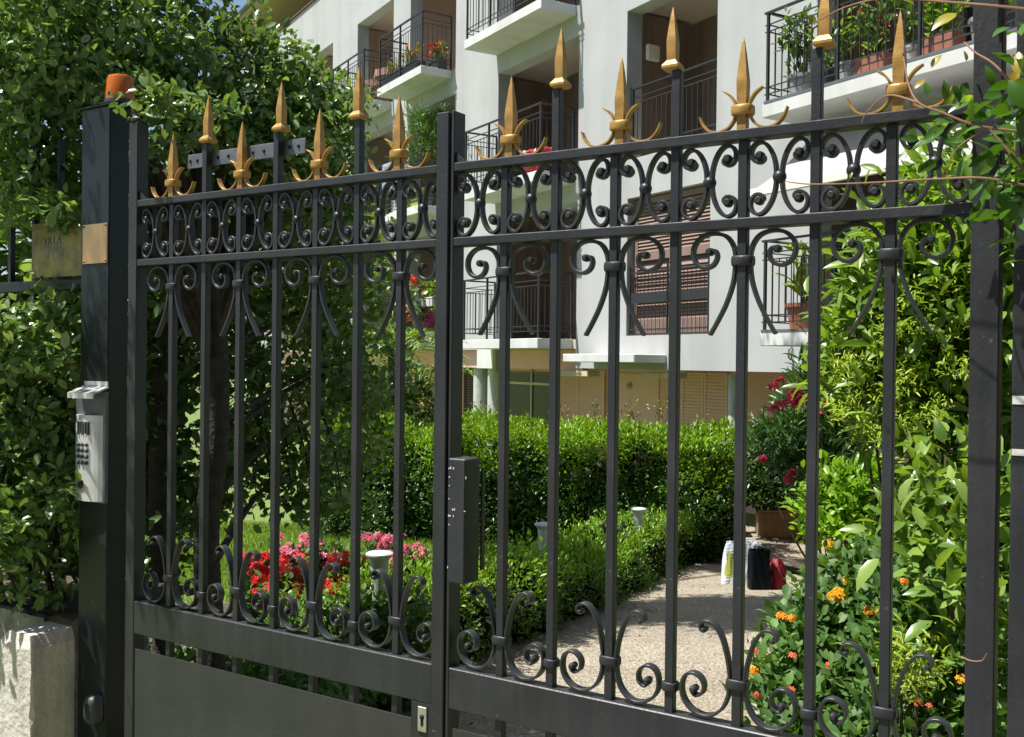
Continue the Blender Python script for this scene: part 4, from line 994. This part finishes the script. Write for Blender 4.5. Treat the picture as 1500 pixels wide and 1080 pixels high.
t9, o9 = blob_pts(rng, [bl(222, 150, 2.98, .035), bl(176, 155, 2.90, .010), bl(236, 142, 3.0, .035), bl(300, 150, 3.0, .03), bl(335, 165, 3.05, .03), bl(235, 175, 3.05, .03)], 1500, .2)
foliage('near_sprigs', tree, 'lf_tree', rng, t9, o9, 2, .015, .037, .020, T_OVAL, nup=.7, nout=.5)
hang = np.array([rel(P(px, py, 4.8)) for px, py in ((335, 735), (375, 720), (405, 745), (428, 730), (455, 722), (470, 745), (350, 755), (500, 730), (395, 705), (440, 752))])
foliage('hanging_sprigs', tree, 'lf_tree', rng, np.repeat(hang, 3, 0), np.tile([[0, 0, -1.0]], (30, 1)), 6, .035, .055, .035, T_OVAL)
branches(tree, 'bark', [([(0, 0, -.05), (.01, .02, .5), (-.02, .04, 1.0), (.03, .02, 1.5), (.0, -.05, 2.2), (-.15, -.2, 3.0)], .066, .035)], 'trunk', 12)
hub = (.0, -.02, 1.75)
br = []
for c in crown[:17]: br.append(([hub, tuple(np.array(hub) * .5 + np.array(c[:3]) * .5 + np.array([0, 0, .15])), c[:3]], .03, .006))
for c in back[::3]: br.append(([(.02, .02, max(.5, c[2] - .3)), tuple(np.array(c[:3]) * .55 + np.array([0, 0, max(.5, c[2] - .2)]) * .45), c[:3]], .018, .005))
for h_ in hang: br.append(([tuple(h_ + np.array([-.12, .05, .45])), tuple(h_ + np.array([-.03, 0, .2])), tuple(h_)], .006, .003))
branches(tree, 'bark', br, 'limbs', 6)
# second slim trunk behind
tb2 = np.array([-1.52, 4.35, gz(4.35)])
tr2 = thing('evergreen_tree', 'second slimmer dark trunk just left of the main trunk behind the gate', 'tree', tuple(tb2))
branches(tr2, 'bark', [([(0, 0, -.05), (.03, .0, .6), (-.02, .05, 1.3), (.05, .0, 2.3)], .055, .03)], 'trunk', 10)
t3, o3 = blob_pts(rng, [(.05, .1, 2.3, .4, .35, .4), (-.25, .1, 1.6, .25, .25, .3), (-.1, .2, 1.0, .2, .2, .25)], 130)
foliage('crown', tr2, 'lf_tree', rng, t3, o3, 8, .05, .052, .03, T_OVAL)

# hedge growing through the fence on the left
hb = P(40, 650, 3.35); hb[2] = .80
hl = thing('fence_hedge', 'leafy hedge growing through the railing above the low wall at the left edge', 'hedge', tuple(hb))
def relh(px, py, d, r, ry=None, rz=None): return (*(P(px, py, d) - hb), r, ry or r, rz or r)
hbl = [relh(40, 510, 3.2, .15), relh(-30, 540, 3.35, .18), relh(85, 560, 3.35, .12), relh(30, 610, 3.25, .18), relh(-40, 680, 3.4, .18), relh(75, 660, 3.4, .15), relh(30, 720, 3.2, .17), relh(85, 750, 3.4, .12), relh(15, 800, 3.25, .15), relh(70, 815, 3.4, .11), relh(95, 470, 3.5, .12), relh(95, 620, 3.5, .12), relh(30, 850, 3.3, .07), relh(60, 470, 3.35, .10), relh(25, 285, 3.4, .13), relh(85, 270, 3.45, .11), relh(98, 318, 3.3, .03), relh(110, 430, 3.5, .04)]
t4, o4 = blob_pts(rng, clumps(hbl, .07, 2.1), 150, .35)
foliage('foliage', hl, 'lf_hedge', rng, t4, o4, 8, .026, .040, .021, T_OVAL, nup=.8, nout=.55)
branches(hl, 'bark', [([tuple(P(px, 880, 3.4) - hb), tuple(P(px - 20, 760, 3.38) - hb), tuple(P(px + 14, 640, 3.35) - hb), tuple(P(px - 5, 520, 3.3) - hb)], .012, .005) for px in (5, 30, 52, 78, 98)] + [([tuple(P(10, 830, 3.25) - hb), tuple(P(28, 868, 3.2) - hb), tuple(P(50, 830, 3.2) - hb), tuple(P(48, 800, 3.25) - hb)], .004, .003), ([tuple(P(-10, 700, 3.2) - hb), tuple(P(40, 730, 3.2) - hb), tuple(P(80, 745, 3.3) - hb)], .006, .003), ([tuple(P(0, 545, 3.1) - hb), tuple(P(18, 500, 3.1) - hb), tuple(P(45, 480, 3.1) - hb)], .008, .004)], 'stems', 6)
# lower fence-side screen behind the fence so that the garden stays dark there
sb = P(60, 520, 4.6); sb[2] = gz(sb[1])
scn = thing('garden_shrub', 'dense dark shrub in the shade behind the railing at the left', 'shrub', tuple(sb))
t5, o5 = blob_pts(rng, [(*(P(px, py, 4.7) - sb), .42, .35, .42) for px, py in ((-120, 330), (20, 330), (130, 400), (-120, 560), (20, 560), (140, 560), (-100, 780), (40, 780), (150, 760), (215, 640), (205, 480))], 60, .3)
foliage('foliage', scn, 'lf_tree', rng, t5, o5, 8, .06, .07, .042, T_OVAL)
branches(scn, 'bark', [([(x, 0, 0), (x + .05, 0, 1.0), (x - .04, 0, 2.0)], .03, .012) for x in (-.5, -.1, .3)], 'stems')

# ---- flowers on the left
def bedplant(name, lb, px, py, d, wpx, hpx, fl, per, nh, size, leaf='lf_low', seed=0, group='flowering plants in the left bed', cat='flowers', headr=.05, ln=.06, wd=.035):
    rg = np.random.default_rng(seed); c = P(px, py, d); base = np.array([c[0], c[1], gz(c[1])]); t = thing(name, lb, cat, tuple(base), 0, group)
    w = wpx / FPX * d; h = c[2] + hpx / FPX * d * .5 - base[2]
    n_ = int(170 * w / .3); tips = np.stack([rg.uniform(-.5, .5, n_) * w, rg.uniform(-.5, .5, n_) * w * .8, h * (.12 + .72 * rg.random(n_))], 1)
    foliage('foliage', t, leaf, rg, tips, unit(tips * np.array([1, 1, .3]) + np.array([0, 0, .2])), 5, .03, ln, wd, T_OVAL)
    st = MB()
    for p in tips[::6]: st.tube([(p[0] * .6, p[1] * .6, 0), tuple(p)], .004, 4)
    st.build('stems', 'stem', t)
    for i, fm in enumerate(fl):
        c_ = np.stack([rg.uniform(-.5, .5, nh) * w, rg.uniform(-.5, .5, nh) * w * .8 - .03, h * rg.uniform(.55, 1.0, nh)], 1)
        flower_heads('flower_head', t, fm, rg, c_, per, headr, size, (0, -1, .5))
    return t
rows_ = [(372, 822, 7.6, 40, 'p_red', 'bright red flowers between the second and third bars of the left leaf'), (392, 845, 7.2, 44, 'p_red', 'red flowers low behind the foot scrolls of the left leaf'), (430, 805, 8.6, 46, 'p_pink', 'pink flowers left of the middle of the bed'), (440, 850, 7.4, 50, 'p_coral', 'coral and red flowers in the middle of the bed'),
         (470, 800, 8.8, 48, 'p_pink', 'pale pink flowers at the back of the bed'), (505, 830, 7.8, 40, 'p_red', 'red flowers just left of the nearest white lamp'), (535, 835, 8.0, 36, 'p_red', 'red flowers partly behind the nearest white lamp'), (560, 800, 9.2, 46, 'p_pink', 'pink flowers above the nearest white lamp'), (600, 812, 9.0, 48, 'p_pink', 'pink flowers at the right end of the bed'), (475, 868, 7.0, 34, 'p_red', 'single low clump of red flowers near the bottom scrolls'), (425, 830, 7.9, 40, 'p_red', 'red flowers half behind the third bar of the left leaf')]
for i, (px, py, d, w, fm, lb) in enumerate(rows_):
    bedplant('flower_clump', lb, px, py, d, w * 1.15, 26, [fm] if fm != 'p_coral' else ['p_coral', 'p_red'], 10, 19, .032, 'lf_lant', 70 + i)
gb = [(560, 905, 5.35, 90, 'green bushy plant right in front of the nearest white lamp'), (510, 925, 5.3, 80, 'green plant low behind the fifth bar of the left leaf'), (610, 915, 5.3, 70, 'green plant just left of the centre stile'), (500, 900, 6.3, 80, 'green leafy bedding plant below the red flowers'), (585, 905, 6.2, 90, 'light green bushy plant below the nearest white lamp'), (545, 870, 6.9, 70, 'small green plant at the foot of the nearest white lamp'), (620, 935, 5.9, 60, 'green plant beside the centre stile at the path corner'), (430, 885, 6.5, 60, 'dark green bedding plant at the left of the bed'), (600, 860, 7.6, 70, 'green plant behind the foot scroll beside the centre stile')]
for i, (px, py, d, w, lb) in enumerate(gb):
    bedplant('bedding_plant', lb, px, py, d, w * 1.3, 135 if i < 3 else 60, [], 1, 1, .02, 'lf_low', 90 + i, 'green bedding plants', 'plant', ln=.045, wd=.022)
# low ground cover just inside the gate
rg = np.random.default_rng(31); n_ = 1500
gx = rg.uniform(-2.1, -.55, n_); gy = rg.uniform(3.0, 5.6, n_); k_ = gx < -.75 - .12 * (gy - 3) + .25 * (gy - 3.0) * .6; gx, gy = gx[k_], gy[k_]
gpz = np.stack([gx, gy, np.array([gz(y) for y in gy]) + .05 + .22 * rg.random(len(gx))], 1)
pos, ax, nr = spray(rg, gpz, np.tile(UPV, (len(gpz), 1)), 8, .05)
o = obj('ground_cover', leaf_mesh('ground_cover', pos, ax, nr, .055, .032, T_OVAL, True), 'lf_lant'); tag(o, kind='stuff', label='dark leafy ground cover just inside the gate', cat='ground cover')
# dry leaves blown along the edges of the path
rg = np.random.default_rng(35); n_ = 420; gy = rg.uniform(3.2, 12.5, n_)
xl = np.interp(gy, [p_[2] for p_ in path_pts], [p_[0] for p_ in path_pts]); gx = xl + np.abs(rg.normal(size=n_)) * .28 + (rg.random(n_) < .22) * rg.random(n_) * 2.2
gpz = np.stack([gx, gy, np.array([gz(y) for y in gy]) + .018], 1); ax = unit(np.stack([rg.normal(size=n_), rg.normal(size=n_), rg.normal(size=n_) * .15], 1))
o = obj('leaf_litter', leaf_mesh('leaf_litter', gpz, ax, np.tile(UPV, (n_, 1)) + rg.normal(size=(n_, 3)) * .25, rg.uniform(.02, .045, n_), .016, T_OVAL, True), 'lf_dry'); tag(o, kind='stuff', label='dry fallen leaves along the left edge of the path', cat='fallen leaves')
# grass
rg = np.random.default_rng(33); n_ = 42000
gx = rg.uniform(-6.5, -.2, n_); gy = 7.6 + 7.0 * rg.random(n_) ** .8
keep = gx > -6.5; keep &= ~((gy < 8.7) & (gx > -3.3) & (gx < .7)); keep &= gx < -.21 + .38 * (gy - 6.9) - .5
gx, gy = gx[keep], gy[keep]; gzv = np.array([gz(y) for y in gy])
gp_ = np.stack([gx, gy, gzv], 1); ax = unit(np.stack([rg.normal(size=len(gx)) * .35, rg.normal(size=len(gx)) * .35, np.ones(len(gx))], 1))
o = obj('lawn_grass', leaf_mesh('lawn_grass', gp_, ax, rnd_dirs(rg, len(gx)), rg.uniform(.05, .11, len(gx)), .012, T_BLADE), 'grass'); tag(o, kind='stuff', label='short sunlit lawn grass behind the flower bed', cat='grass')

# ---- palm
pb = np.array([-1.75, 15.05, -.8]); pm_ = thing('palm', 'small palm with arching feather fronds behind the hedge left of the centre stile', 'palm', tuple(pb))
branches(pm_, 'bark', [([(0, 0, -.02), (.02, 0, 1.2), (.0, 0, 2.5)], .13, .10)], 'trunk', 10)
rg = np.random.default_rng(44)
for i in range(26):
    a = 2 * PI * i / 26 + rg.normal() * .15; el = .35 + .9 * rg.random(); ln_ = 1.0 + .35 * rg.random()
    d = np.array([math.cos(a), math.sin(a), 0]); pts = [np.array([0, 0, 2.46]) + d * ln_ * s * math.cos(el * (1 - .6 * s)) + np.array([0, 0, 1]) * (ln_ * s * math.sin(el) - .75 * s * s * ln_) for s in np.linspace(0, 1, 24)]
    pts = np.array(pts); fr = MB().tube(pts[::3], [.012, .011, .009, .008, .006, .005, .004, .003], 4).build('frond', 'lf_palm', pm_)
    q = np.repeat(pts[3:], 2, 0); sd = np.tile([[1], [-1]], (len(pts) - 3, 1)); tg = np.repeat(np.gradient(pts, axis=0)[3:], 2, 0); tg = unit(tg); side = unit(np.cross(tg, UPV)) * sd
    ax = unit(side * .8 + tg * .75 + UPV * .1 + rg.normal(size=q.shape) * .12)
    obj('leaflets', leaf_mesh('leaflets', q, ax, np.tile(UPV, (len(q), 1)), .30 * np.repeat(np.sin(np.linspace(.5, 2.8, len(pts) - 3)), 2) + .10, .034, T_BLADE), 'lf_palm', fr)

# ---- right side shrubs
rng = np.random.default_rng(55)
def shrub(name, lb, base_px, d, blobs, mats, dens, k, ln, wd, tmpl, spread=.05, flowers=None, group=None, stems=8, rmin=.4, **kw):
    b0 = P(base_px, 900, d); b0[2] = gz(b0[1]); t = thing(name, lb, 'shrub', tuple(b0), 0, group)
    B = [(*(P(px, py, dd) - b0), r, r, r) for px, py, dd, r in blobs]
    tp_, ot = blob_pts(rng, B, dens, rmin)
    if isinstance(mats, str): foliage('foliage', t, mats, rng, tp_, ot, k, spread, ln, wd, tmpl, **kw)
    else:
        sel = rng.random(len(tp_)) < mats[2]; foliage('foliage', t, mats[0], rng, tp_[~sel], ot[~sel], k, spread, ln, wd, tmpl, **kw); foliage('young_leaves', t, mats[1], rng, tp_[sel], ot[sel], k, spread, ln * mats[3], wd * mats[3], tmpl, **kw)
    sp = []
    for c in B[:: max(1, len(B) // stems)]: sp.append(([(c[0] * .3, c[1] * .3, 0), (c[0] * .7, c[1] * .7, c[2] * .5), c[:3]], .014, .004))
    branches(t, 'stem', sp, 'stems', 5)
    if flowers:
        for fm, pts, per, rad, sz in flowers: flower_heads('flower_head', t, fm, rng, [P(*q) - b0 for q in pts], per, rad, sz, (-.2, -1, .3))
    return t
# tall lance-leaved shrub with yellow-green tips
cb = [(1330, 420, 4.5, .26), (1395, 370, 4.4, .30), (1290, 470, 4.6, .22), (1370, 500, 4.5, .28), (1270, 540, 4.7, .20), (1340, 580, 4.5, .26), (1400, 600, 4.4, .24), (1300, 610, 4.6, .15), (1250, 500, 4.7, .12), (1395, 680, 4.4, .2), (1400, 440, 4.3, .3), (1440, 300, 4.4, .36), (1460, 520, 4.4, .3), (1470, 700, 4.4, .28), (1350, 330, 4.7, .22), (1255, 580, 4.6, .13), (1500, 400, 4.4, .34), (1310, 370, 4.6, .16), (1395, 780, 4.2, .2)]
cs = shrub('tall_shrub', 'tall lance leaved shrub with yellow green sprays behind the right gate leaf', 1400, 4.5, cb, 'lf_long', 90, 6, .105, .029, T_LONG, .055, jit=.75, up=.5, rmin=.3)
b0 = np.array(cs.location)
tips = np.array([P(px + rng.normal() * 9, py + rng.normal() * 9, d + rng.normal() * .03) - b0 for px, py, d in ((1290, 520, 4.35), (1270, 545, 4.4), (1250, 600, 4.4), (1310, 540, 4.3), (1240, 560, 4.45), (1330, 500, 4.25), (1300, 585, 4.3), (1265, 625, 4.35), (1225, 610, 4.45), (1400, 470, 4.1), (1395, 420, 4.1), (1350, 545, 4.2), (1290, 640, 4.35), (1380, 370, 4.2), (1240, 530, 4.4), (1330, 440, 4.1), (1360, 480, 4.1), (1300, 480, 4.2), (1370, 600, 4.1), (1340, 620, 4.1), (1390, 540, 4.0), (1320, 560, 4.15)) for _ in range(8)])
foliage('yellow_sprays', cs, 'lf_young', rng, tips, np.tile(unit(np.array([[-.3, -.6, .5]])), (len(tips), 1)), 10, .024, .032, .007, T_OVAL, jit=1.1)
# large soft leaves close to the right stile
shrub('broadleaf_shrub', 'shrub of broad pointed leaves beside the right gate stile', 1390, 3.2, [(1390, 760, 3.25, .12), (1350, 770, 3.3, .10), (1395, 840, 3.1, .11), (1340, 800, 3.4, .10), (1410, 930, 3.0, .12), (1385, 660, 3.5, .12), (1430, 760, 3.2, .14)], 'lf_long', 100, 4, .085, .034, T_LONG, .045, jit=.75)
# bright round shrub
shrub('bright_shrub', 'bright yellow green rounded shrub beside the path', 1245, 5.7, [(1240, 735, 5.7, .18), (1205, 742, 5.8, .11), (1265, 725, 5.7, .17), (1225, 710, 5.8, .12), (1290, 745, 5.6, .16), (1198, 770, 5.8, .08), (1250, 780, 5.6, .14), (1310, 785, 5.6, .12), (1285, 705, 5.7, .12)], 'lf_bright', 230, 8, .052, .024, T_OVAL, .035, up=.9)
# lantana
lbz = [(1160, 950, 3.6, .11), (1140, 990, 3.5, .10), (1185, 930, 3.7, .12), (1220, 900, 3.8, .15), (1250, 880, 3.9, .17), (1210, 960, 3.6, .15), (1275, 930, 3.7, .17), (1320, 900, 3.6, .16), (1240, 1010, 3.4, .16), (1180, 1030, 3.4, .13), (1300, 990, 3.4, .17), (1360, 950, 3.3, .16), (1270, 1070, 3.2, .17), (1350, 1040, 3.1, .17), (1150, 1070, 3.3, .11), (1200, 1110, 3.2, .16), (1340, 860, 3.8, .13), (1285, 850, 4.0, .13), (1390, 1000, 3.1, .15), (1230, 855, 4.1, .10), (1400, 1080, 3.0, .16), (1300, 1130, 3.0, .18), (1195, 885, 4.0, .07)]
lf = [('p_yel', [(1222, 878, 3.62), (1244, 854, 3.78), (1213, 800, 4.3), (1230, 872, 3.6)], 22, .026, .012), ('p_org', [(1325, 853, 3.45), (1272, 897, 3.5), (1288, 902, 3.5), (1145, 904, 3.45), (1158, 908, 3.45), (1312, 903, 3.4), (1102, 985, 3.35), (1410, 998, 2.85), (1283, 746, 5.0)], 16, .017, .010), ('p_coral', [(1106, 955, 3.35), (1162, 962, 3.3), (1346, 1032, 2.9), (1215, 978, 3.35), (1278, 855, 3.75), (1160, 1012, 3.2), (1110, 1020, 3.2), (1360, 1036, 2.9)], 10, .013, .009)]
shrub('lantana', 'lantana bush with orange and yellow flower heads spilling over the path edge', 1270, 3.6, lbz, 'lf_lant', 260, 6, .044, .028, T_OVAL, .03, lf, up=.6, nup=1.0, nout=.5, jit=.6)
shrub('garden_shrub', 'mixed dark green shrub in the shade between the lantana and the tall shrub', 1330, 5.0, [(1310, 830, 5.0, .14), (1370, 740, 5.0, .2), (1400, 830, 4.6, .25), (1440, 900, 4.2, .25), (1450, 1000, 3.8, .25), (1490, 850, 4.2, .3)], 'lf_lant', 110, 7, .06, .034, T_OVAL, .05)
shrub('fine_shrub', 'feathery yellow green shrub low behind the last bar of the right leaf', 1330, 3.0, [(1335, 955, 2.95, .075), (1320, 985, 2.95, .06), (1345, 985, 2.9, .055)], 'lf_young', 420, 9, .026, .006, T_OVAL, .022, jit=1.1)
# oleander
ob = [(1150, 640, 9.6, .22), (1190, 620, 9.6, .30), (1140, 670, 9.6, .15), (1185, 690, 9.5, .22), (1210, 680, 9.4, .3)  , (1200, 560, 9.6, .24), (1230, 600, 9.5, .3), (1105, 660, 9.7, .10), (1215, 520, 9.6, .18)]
of = [('p_crim', [(px + dx, py + dy, 9.25) for px, py in ((1139, 563), (1165, 575), (1163, 585), (1140, 597), (1211, 532), (1208, 568), (1212, 580), (1246, 527), (1155, 705), (1160, 695), (1118, 675), (1205, 600), (1172, 590), (1222, 540)) for dx, dy in (((0, 0), (6, -4), (-5, 5)) if py < 620 else ((0, 0),))], 7, .042, .036)]
shrub('oleander', 'oleander with crimson flower heads at the back of the path', 1260, 9.6, ob, 'lf_olean', 60, 9, .15, .024, T_LONG, .06, of, up=.7, jit=.55)
shrub('garden_shrub', 'leafy green bush by the building beneath the palm', 590, 16.2, [(560, 575, 16.2, .42), (600, 560, 16.2, .34), (630, 590, 16.2, .36), (575, 610, 16.2, .4), (535, 590, 16.2, .4), (645, 610, 16.2, .3), (510, 560, 16.2, .4)], 'lf_low', 70, 8, .075, .035, T_OVAL, .06)
# wisps standing out of the hedge
shrub('wispy_plant', 'thin wispy pale plants standing out of the top of the clipped hedge', 920, 13.9, [(px, py, 14.2, .10) for px, py in ((823, 603), (870, 600), (905, 612), (925, 600), (965, 600), (980, 590), (700, 605), (620, 590), (590, 600))], 'lf_yel', 90, 4, .05, .02, T_SIMPLE, .04, stems=9)
stp = P(1398, 1010, 3.3); stp[2] = gz(stp[1])
tag(MB().box(-.022, .022, -.022, .022, -.05, .78, .004).build('garden_stake', 'bark', None, tuple(stp)), 'dark wooden stake among the leaves beside the right gate stile', 'stake')

# ---- vine in front of the right stile
rng = np.random.default_rng(77)
vb = P(1480, 300, 1.62); vn = thing('climbing_vine', 'glossy climbing vine with long tendrils hanging over the right end of the gate', 'vine', tuple(vb))
def vp(px, py, d): return P(px, py, d) - vb
branches(vn, 'vinestem', [
    ([vp(1560, 285, 1.6), vp(1450, 262, 1.62), vp(1380, 262, 1.66), vp(1270, 268, 1.72), vp(1190, 270, 1.78), vp(1150, 266, 1.82)], .0022, .0010),
    ([vp(1560, 20, 1.55), vp(1470, 10, 1.58), vp(1400, 4, 1.62), vp(1300, -2, 1.68), vp(1240, 10, 1.72), vp(1190, 35, 1.76)], .0026, .0012),
    ([vp(1560, 200, 1.6), vp(1440, 186, 1.62), vp(1380, 165, 1.64), vp(1345, 150, 1.66), vp(1330, 120, 1.68), vp(1322, 70, 1.70)], .0024, .0014),
    ([vp(1345, 150, 1.66), vp(1300, 140, 1.70), vp(1270, 165, 1.74), vp(1262, 180, 1.76)], .0020, .0010),
    ([vp(1520, 170, 1.58), vp(1462, 100, 1.62), vp(1430, 78, 1.65), vp(1412, 62, 1.67)], .0024, .0012),
    ([vp(1440, 190, 1.62), vp(1400, 220, 1.64), vp(1385, 260, 1.66)], .0012, .0008),
    ([vp(1560, 330, 1.55), vp(1500, 250, 1.58), vp(1450, 190, 1.6)], .003, .0018)], 'stems', 6)
dt = thing('dry_tendril', 'thin pale dry tendril caught across the right gate stile near its foot', 'twig', tuple(P(1410, 965, 1.72)))
branches(dt, 'vinestem', [([tuple(P(1408, 962, 1.725) - P(1410, 965, 1.72)), tuple(P(1422, 968, 1.71) - P(1410, 965, 1.72)), tuple(P(1438, 968, 1.70) - P(1410, 965, 1.72)), tuple(P(1445, 958, 1.69) - P(1410, 965, 1.72))], .0013, .0008)], 'stem', 6)
spots = [(1360, 168, 36, 30, 0), (1383, 148, 40, 70, 0), (1372, 236, 42, 200, 0), (1402, 250, 40, 220, 0), (1345, 205, 34, 190, 0), (1412, 232, 44, 250, 0), (1440, 260, 46, 230, 0), (1388, 205, 40, 170, 0), (1358, 140, 30, 80, 0), (1420, 175, 44, 10, 0), (1395, 125, 35, -60, 0), (1420, 150, 40, 200, 0), (1372, 205, 48, 190, 0), (1440, 145, 50, 20, 0), (1462, 165, 52, 160, 0), (1430, 195, 50, 180, 0), (1465, 225, 60, 200, 0), (1440, 205, 44, -20, 0), (1400, 180, 40, 150, 0), (1385, 185, 46, 210, 0), (1480, 150, 60, 40, 0), (1495, 190, 60, 170, 0), (1490, 240, 62, 190, 0), (1470, 265, 56, 230, 0), (1485, 215, 54, 120, 0), (1450, 235, 46, 240, 0), (1420, 215, 36, 170, 0), (1405, 140, 40, 60, 0), (1455, 128, 44, 100, 0), (1500, 290, 70, 210, 0), (1492, 110, 50, 90, 1), (1478, 128, 40, 60, 1), (1365, 100, 36, 50, 1), (1402, 20, 56, 200, 1), (1340, 8, 30, 180, 1), (1262, 10, 26, 250, 0), (1440, 0, 60, 10, 0), (1340, 130, 30, 45, 1), (1415, 90, 26, 80, 1), (1290, 258, 20, 100, 1), (1345, 255, 24, 60, 1), (1245, 262, 14, 90, 1), (1385, 260, 20, 20, 1), (1425, 300, 40, 260, 0), (1445, 285, 56, 245, 0), (1490, 330, 70, 100, 0), (1470, 180, 50, 90, 0), (1500, 150, 50, 0, 0), (1410, 165, 30, 0, 0), (1433, 172, 36, 130, 0), (1480, 40, 40, 200, 0), (1190, 32, 16, 120, 1)]
for nm, sel, mt in (('leaves', 0, 'lf_vine'), ('young_leaves', 1, 'lf_vineyel')):
    S = [s for s in spots if s[4] == sel]; d = np.array([1.78 - (s[0] - 1420) * .00062 for s in S]) - .02 - .10 * rng.random(len(S)); pos = np.array([vp(s[0], s[1], dd) for s, dd in zip(S, d)])
    ax = np.array([RR * math.cos(R_(s[3])) + UU * math.sin(R_(s[3])) for s in S]) + rng.normal(size=(len(S), 3)) * .18
    nr = np.tile(-F + UPV * .8, (len(S), 1)) + rng.normal(size=(len(S), 3)) * .4
    L_ = np.array([s[2] for s in S]) / FPX * 1.36
    obj(nm, leaf_mesh(nm, pos, ax, nr, L_, L_ * .48, T_LONG, True), mt, vn)
cl_c = [(*vp(1515, 210, 1.60), .07), (*vp(1545, 120, 1.58), .09), (*vp(1560, 300, 1.58), .10), (*vp(1475, 200, 1.60), .04)]
t6, o6 = blob_pts(rng, cl_c, 650, .2); foliage('leaf_mass', vn, 'lf_vine', rng, t6, o6, 1, .02, .042, .020, T_LONG, jit=.8)

# overhanging street tree, out of the picture, that dapples the path, the hedge foot and the gate
rng = np.random.default_rng(88)
st0 = np.array([-5.2, 6.2, gz(6.2)]); stt = thing('shade_tree', 'tall pine leaning over the garden from the left', 'tree', tuple(st0))
branches(stt, 'bark', [([(0, 0, -.05), (.3, .1, 2.5), (.9, .5, 5.0), (1.6, .8, 6.6)], .20, .10), ([(.9, .5, 5.0), (2.4, 1.2, 6.0), (4.3, 2.2, 6.3)], .08, .03), ([(1.6, .8, 6.6), (3.0, 3.0, 7.0), (4.6, 4.6, 7.2)], .06, .02)], 'trunk', 10)
cn_ = [(4.35, 1.95, 6.3, .95, .62, .25), (4.45, 1.20, 6.3, .85, .42, .2), (5.1, 2.0, 6.35, .6, .65, .22), (3.0, 1.45, 6.2, .7, .18, .14), (3.6, 1.75, 6.25, .6, .3, .16), (2.6, 2.6, 6.2, .5, .12, .12), (5.6, 5.2, 7.3, .5, .25, .2), (2.9, 1.6, 6.3, .7, .6, .3), (1.8, .9, 6.9, .9, .8, .4), (4.4, 4.6, 7.4, .6, .4, .3)]
t7, o7 = blob_pts(rng, cn_, 120, .05); foliage('crown', stt, 'lf_tree', rng, t7, o7, 13, .09, .11, .045, T_SIMPLE)

# unseen house and hedge, added to block low sky and darken the bar sides
nh = thing('sky_block_house', 'unseen grey house added across the street to block low sky', 'house', (4, -9, 0), 0)
MB().box(-22, 22, -8, 0, 0, 13).build('wall', 'housewall', nh); MB().box(-22.4, 22.4, -8.4, .4, 13.002, 13.5).build('roof', 'coping', nh)
for fl__ in range(4):
    for i in range(12): MB().box(-20.4 + 3.5 * i, -19.2 + 3.5 * i, .001, .06, 1.0 + 3.1 * fl__, 2.9 + 3.1 * fl__, .01).build('shutter', 'darkshut', nh)
rng = np.random.default_rng(99)
eh = thing('sky_block_hedge', 'unseen tall dark hedge added right of the gate to block sky', 'hedge', (5.2, -1.0, 0))
t8, o8 = blob_pts(rng, [(x_, y_, z_, 1.0, 1.0, 1.0) for x_, y_ in ((-1.0, -4.4), (-.8, -3.2), (-.4, -2.0), (.1, -.8), (.2, .6)) for z_ in (.8, 2.2, 3.6, 5.0, 6.4, 7.6)], 20, .6)
foliage('foliage', eh, 'lf_tree', rng, t8, o8, 7, .10, .13, .075, T_SIMPLE)
MB().box(-.9, 1.1, -4.8, 1.2, 0, 7.8, .4).build('inner_shade', 'innershade', eh)  # solid dark core of the added hedge, keeps sky from showing through
# ================================================================== LIGHT
w = bpy.data.worlds.new('World'); sc.world = w; w.use_nodes = True; nt = w.node_tree; nt.nodes.clear()
EL = R_(65); AZ = np.array([-.978, -.209]); AZ = AZ / np.linalg.norm(AZ)
sky = nt.nodes.new('ShaderNodeTexSky'); sky.sky_type = 'NISHITA'; sky.sun_disc = False; sky.sun_elevation = EL; sky.sun_rotation = math.atan2(AZ[0], AZ[1]); sky.air_density = 1.0; sky.dust_density = 1.2
bg = nt.nodes.new('ShaderNodeBackground'); bg.inputs[1].default_value = .082; ow = nt.nodes.new('ShaderNodeOutputWorld')
nt.links.new(sky.outputs[0], bg.inputs[0]); nt.links.new(bg.outputs[0], ow.inputs[0])
sl = bpy.data.lights.new('sun', 'SUN'); sl.energy = 5.0; sl.angle = R_(.55); sl.color = (1, .972, .925); so = bpy.data.objects.new('sun', sl); COL.objects.link(so)
dv = Vector((AZ[0] * math.cos(EL), AZ[1] * math.cos(EL), math.sin(EL))); so.rotation_euler = dv.to_track_quat('Z', 'Y').to_euler(); so.location = (0, 0, 20)
sc.view_settings.view_transform = 'Standard'; sc.view_settings.look = 'None'; sc.view_settings.gamma = 1; sc.view_settings.exposure = .82
sc.cycles.max_bounces = 8; sc.cycles.transparent_max_bounces = 8
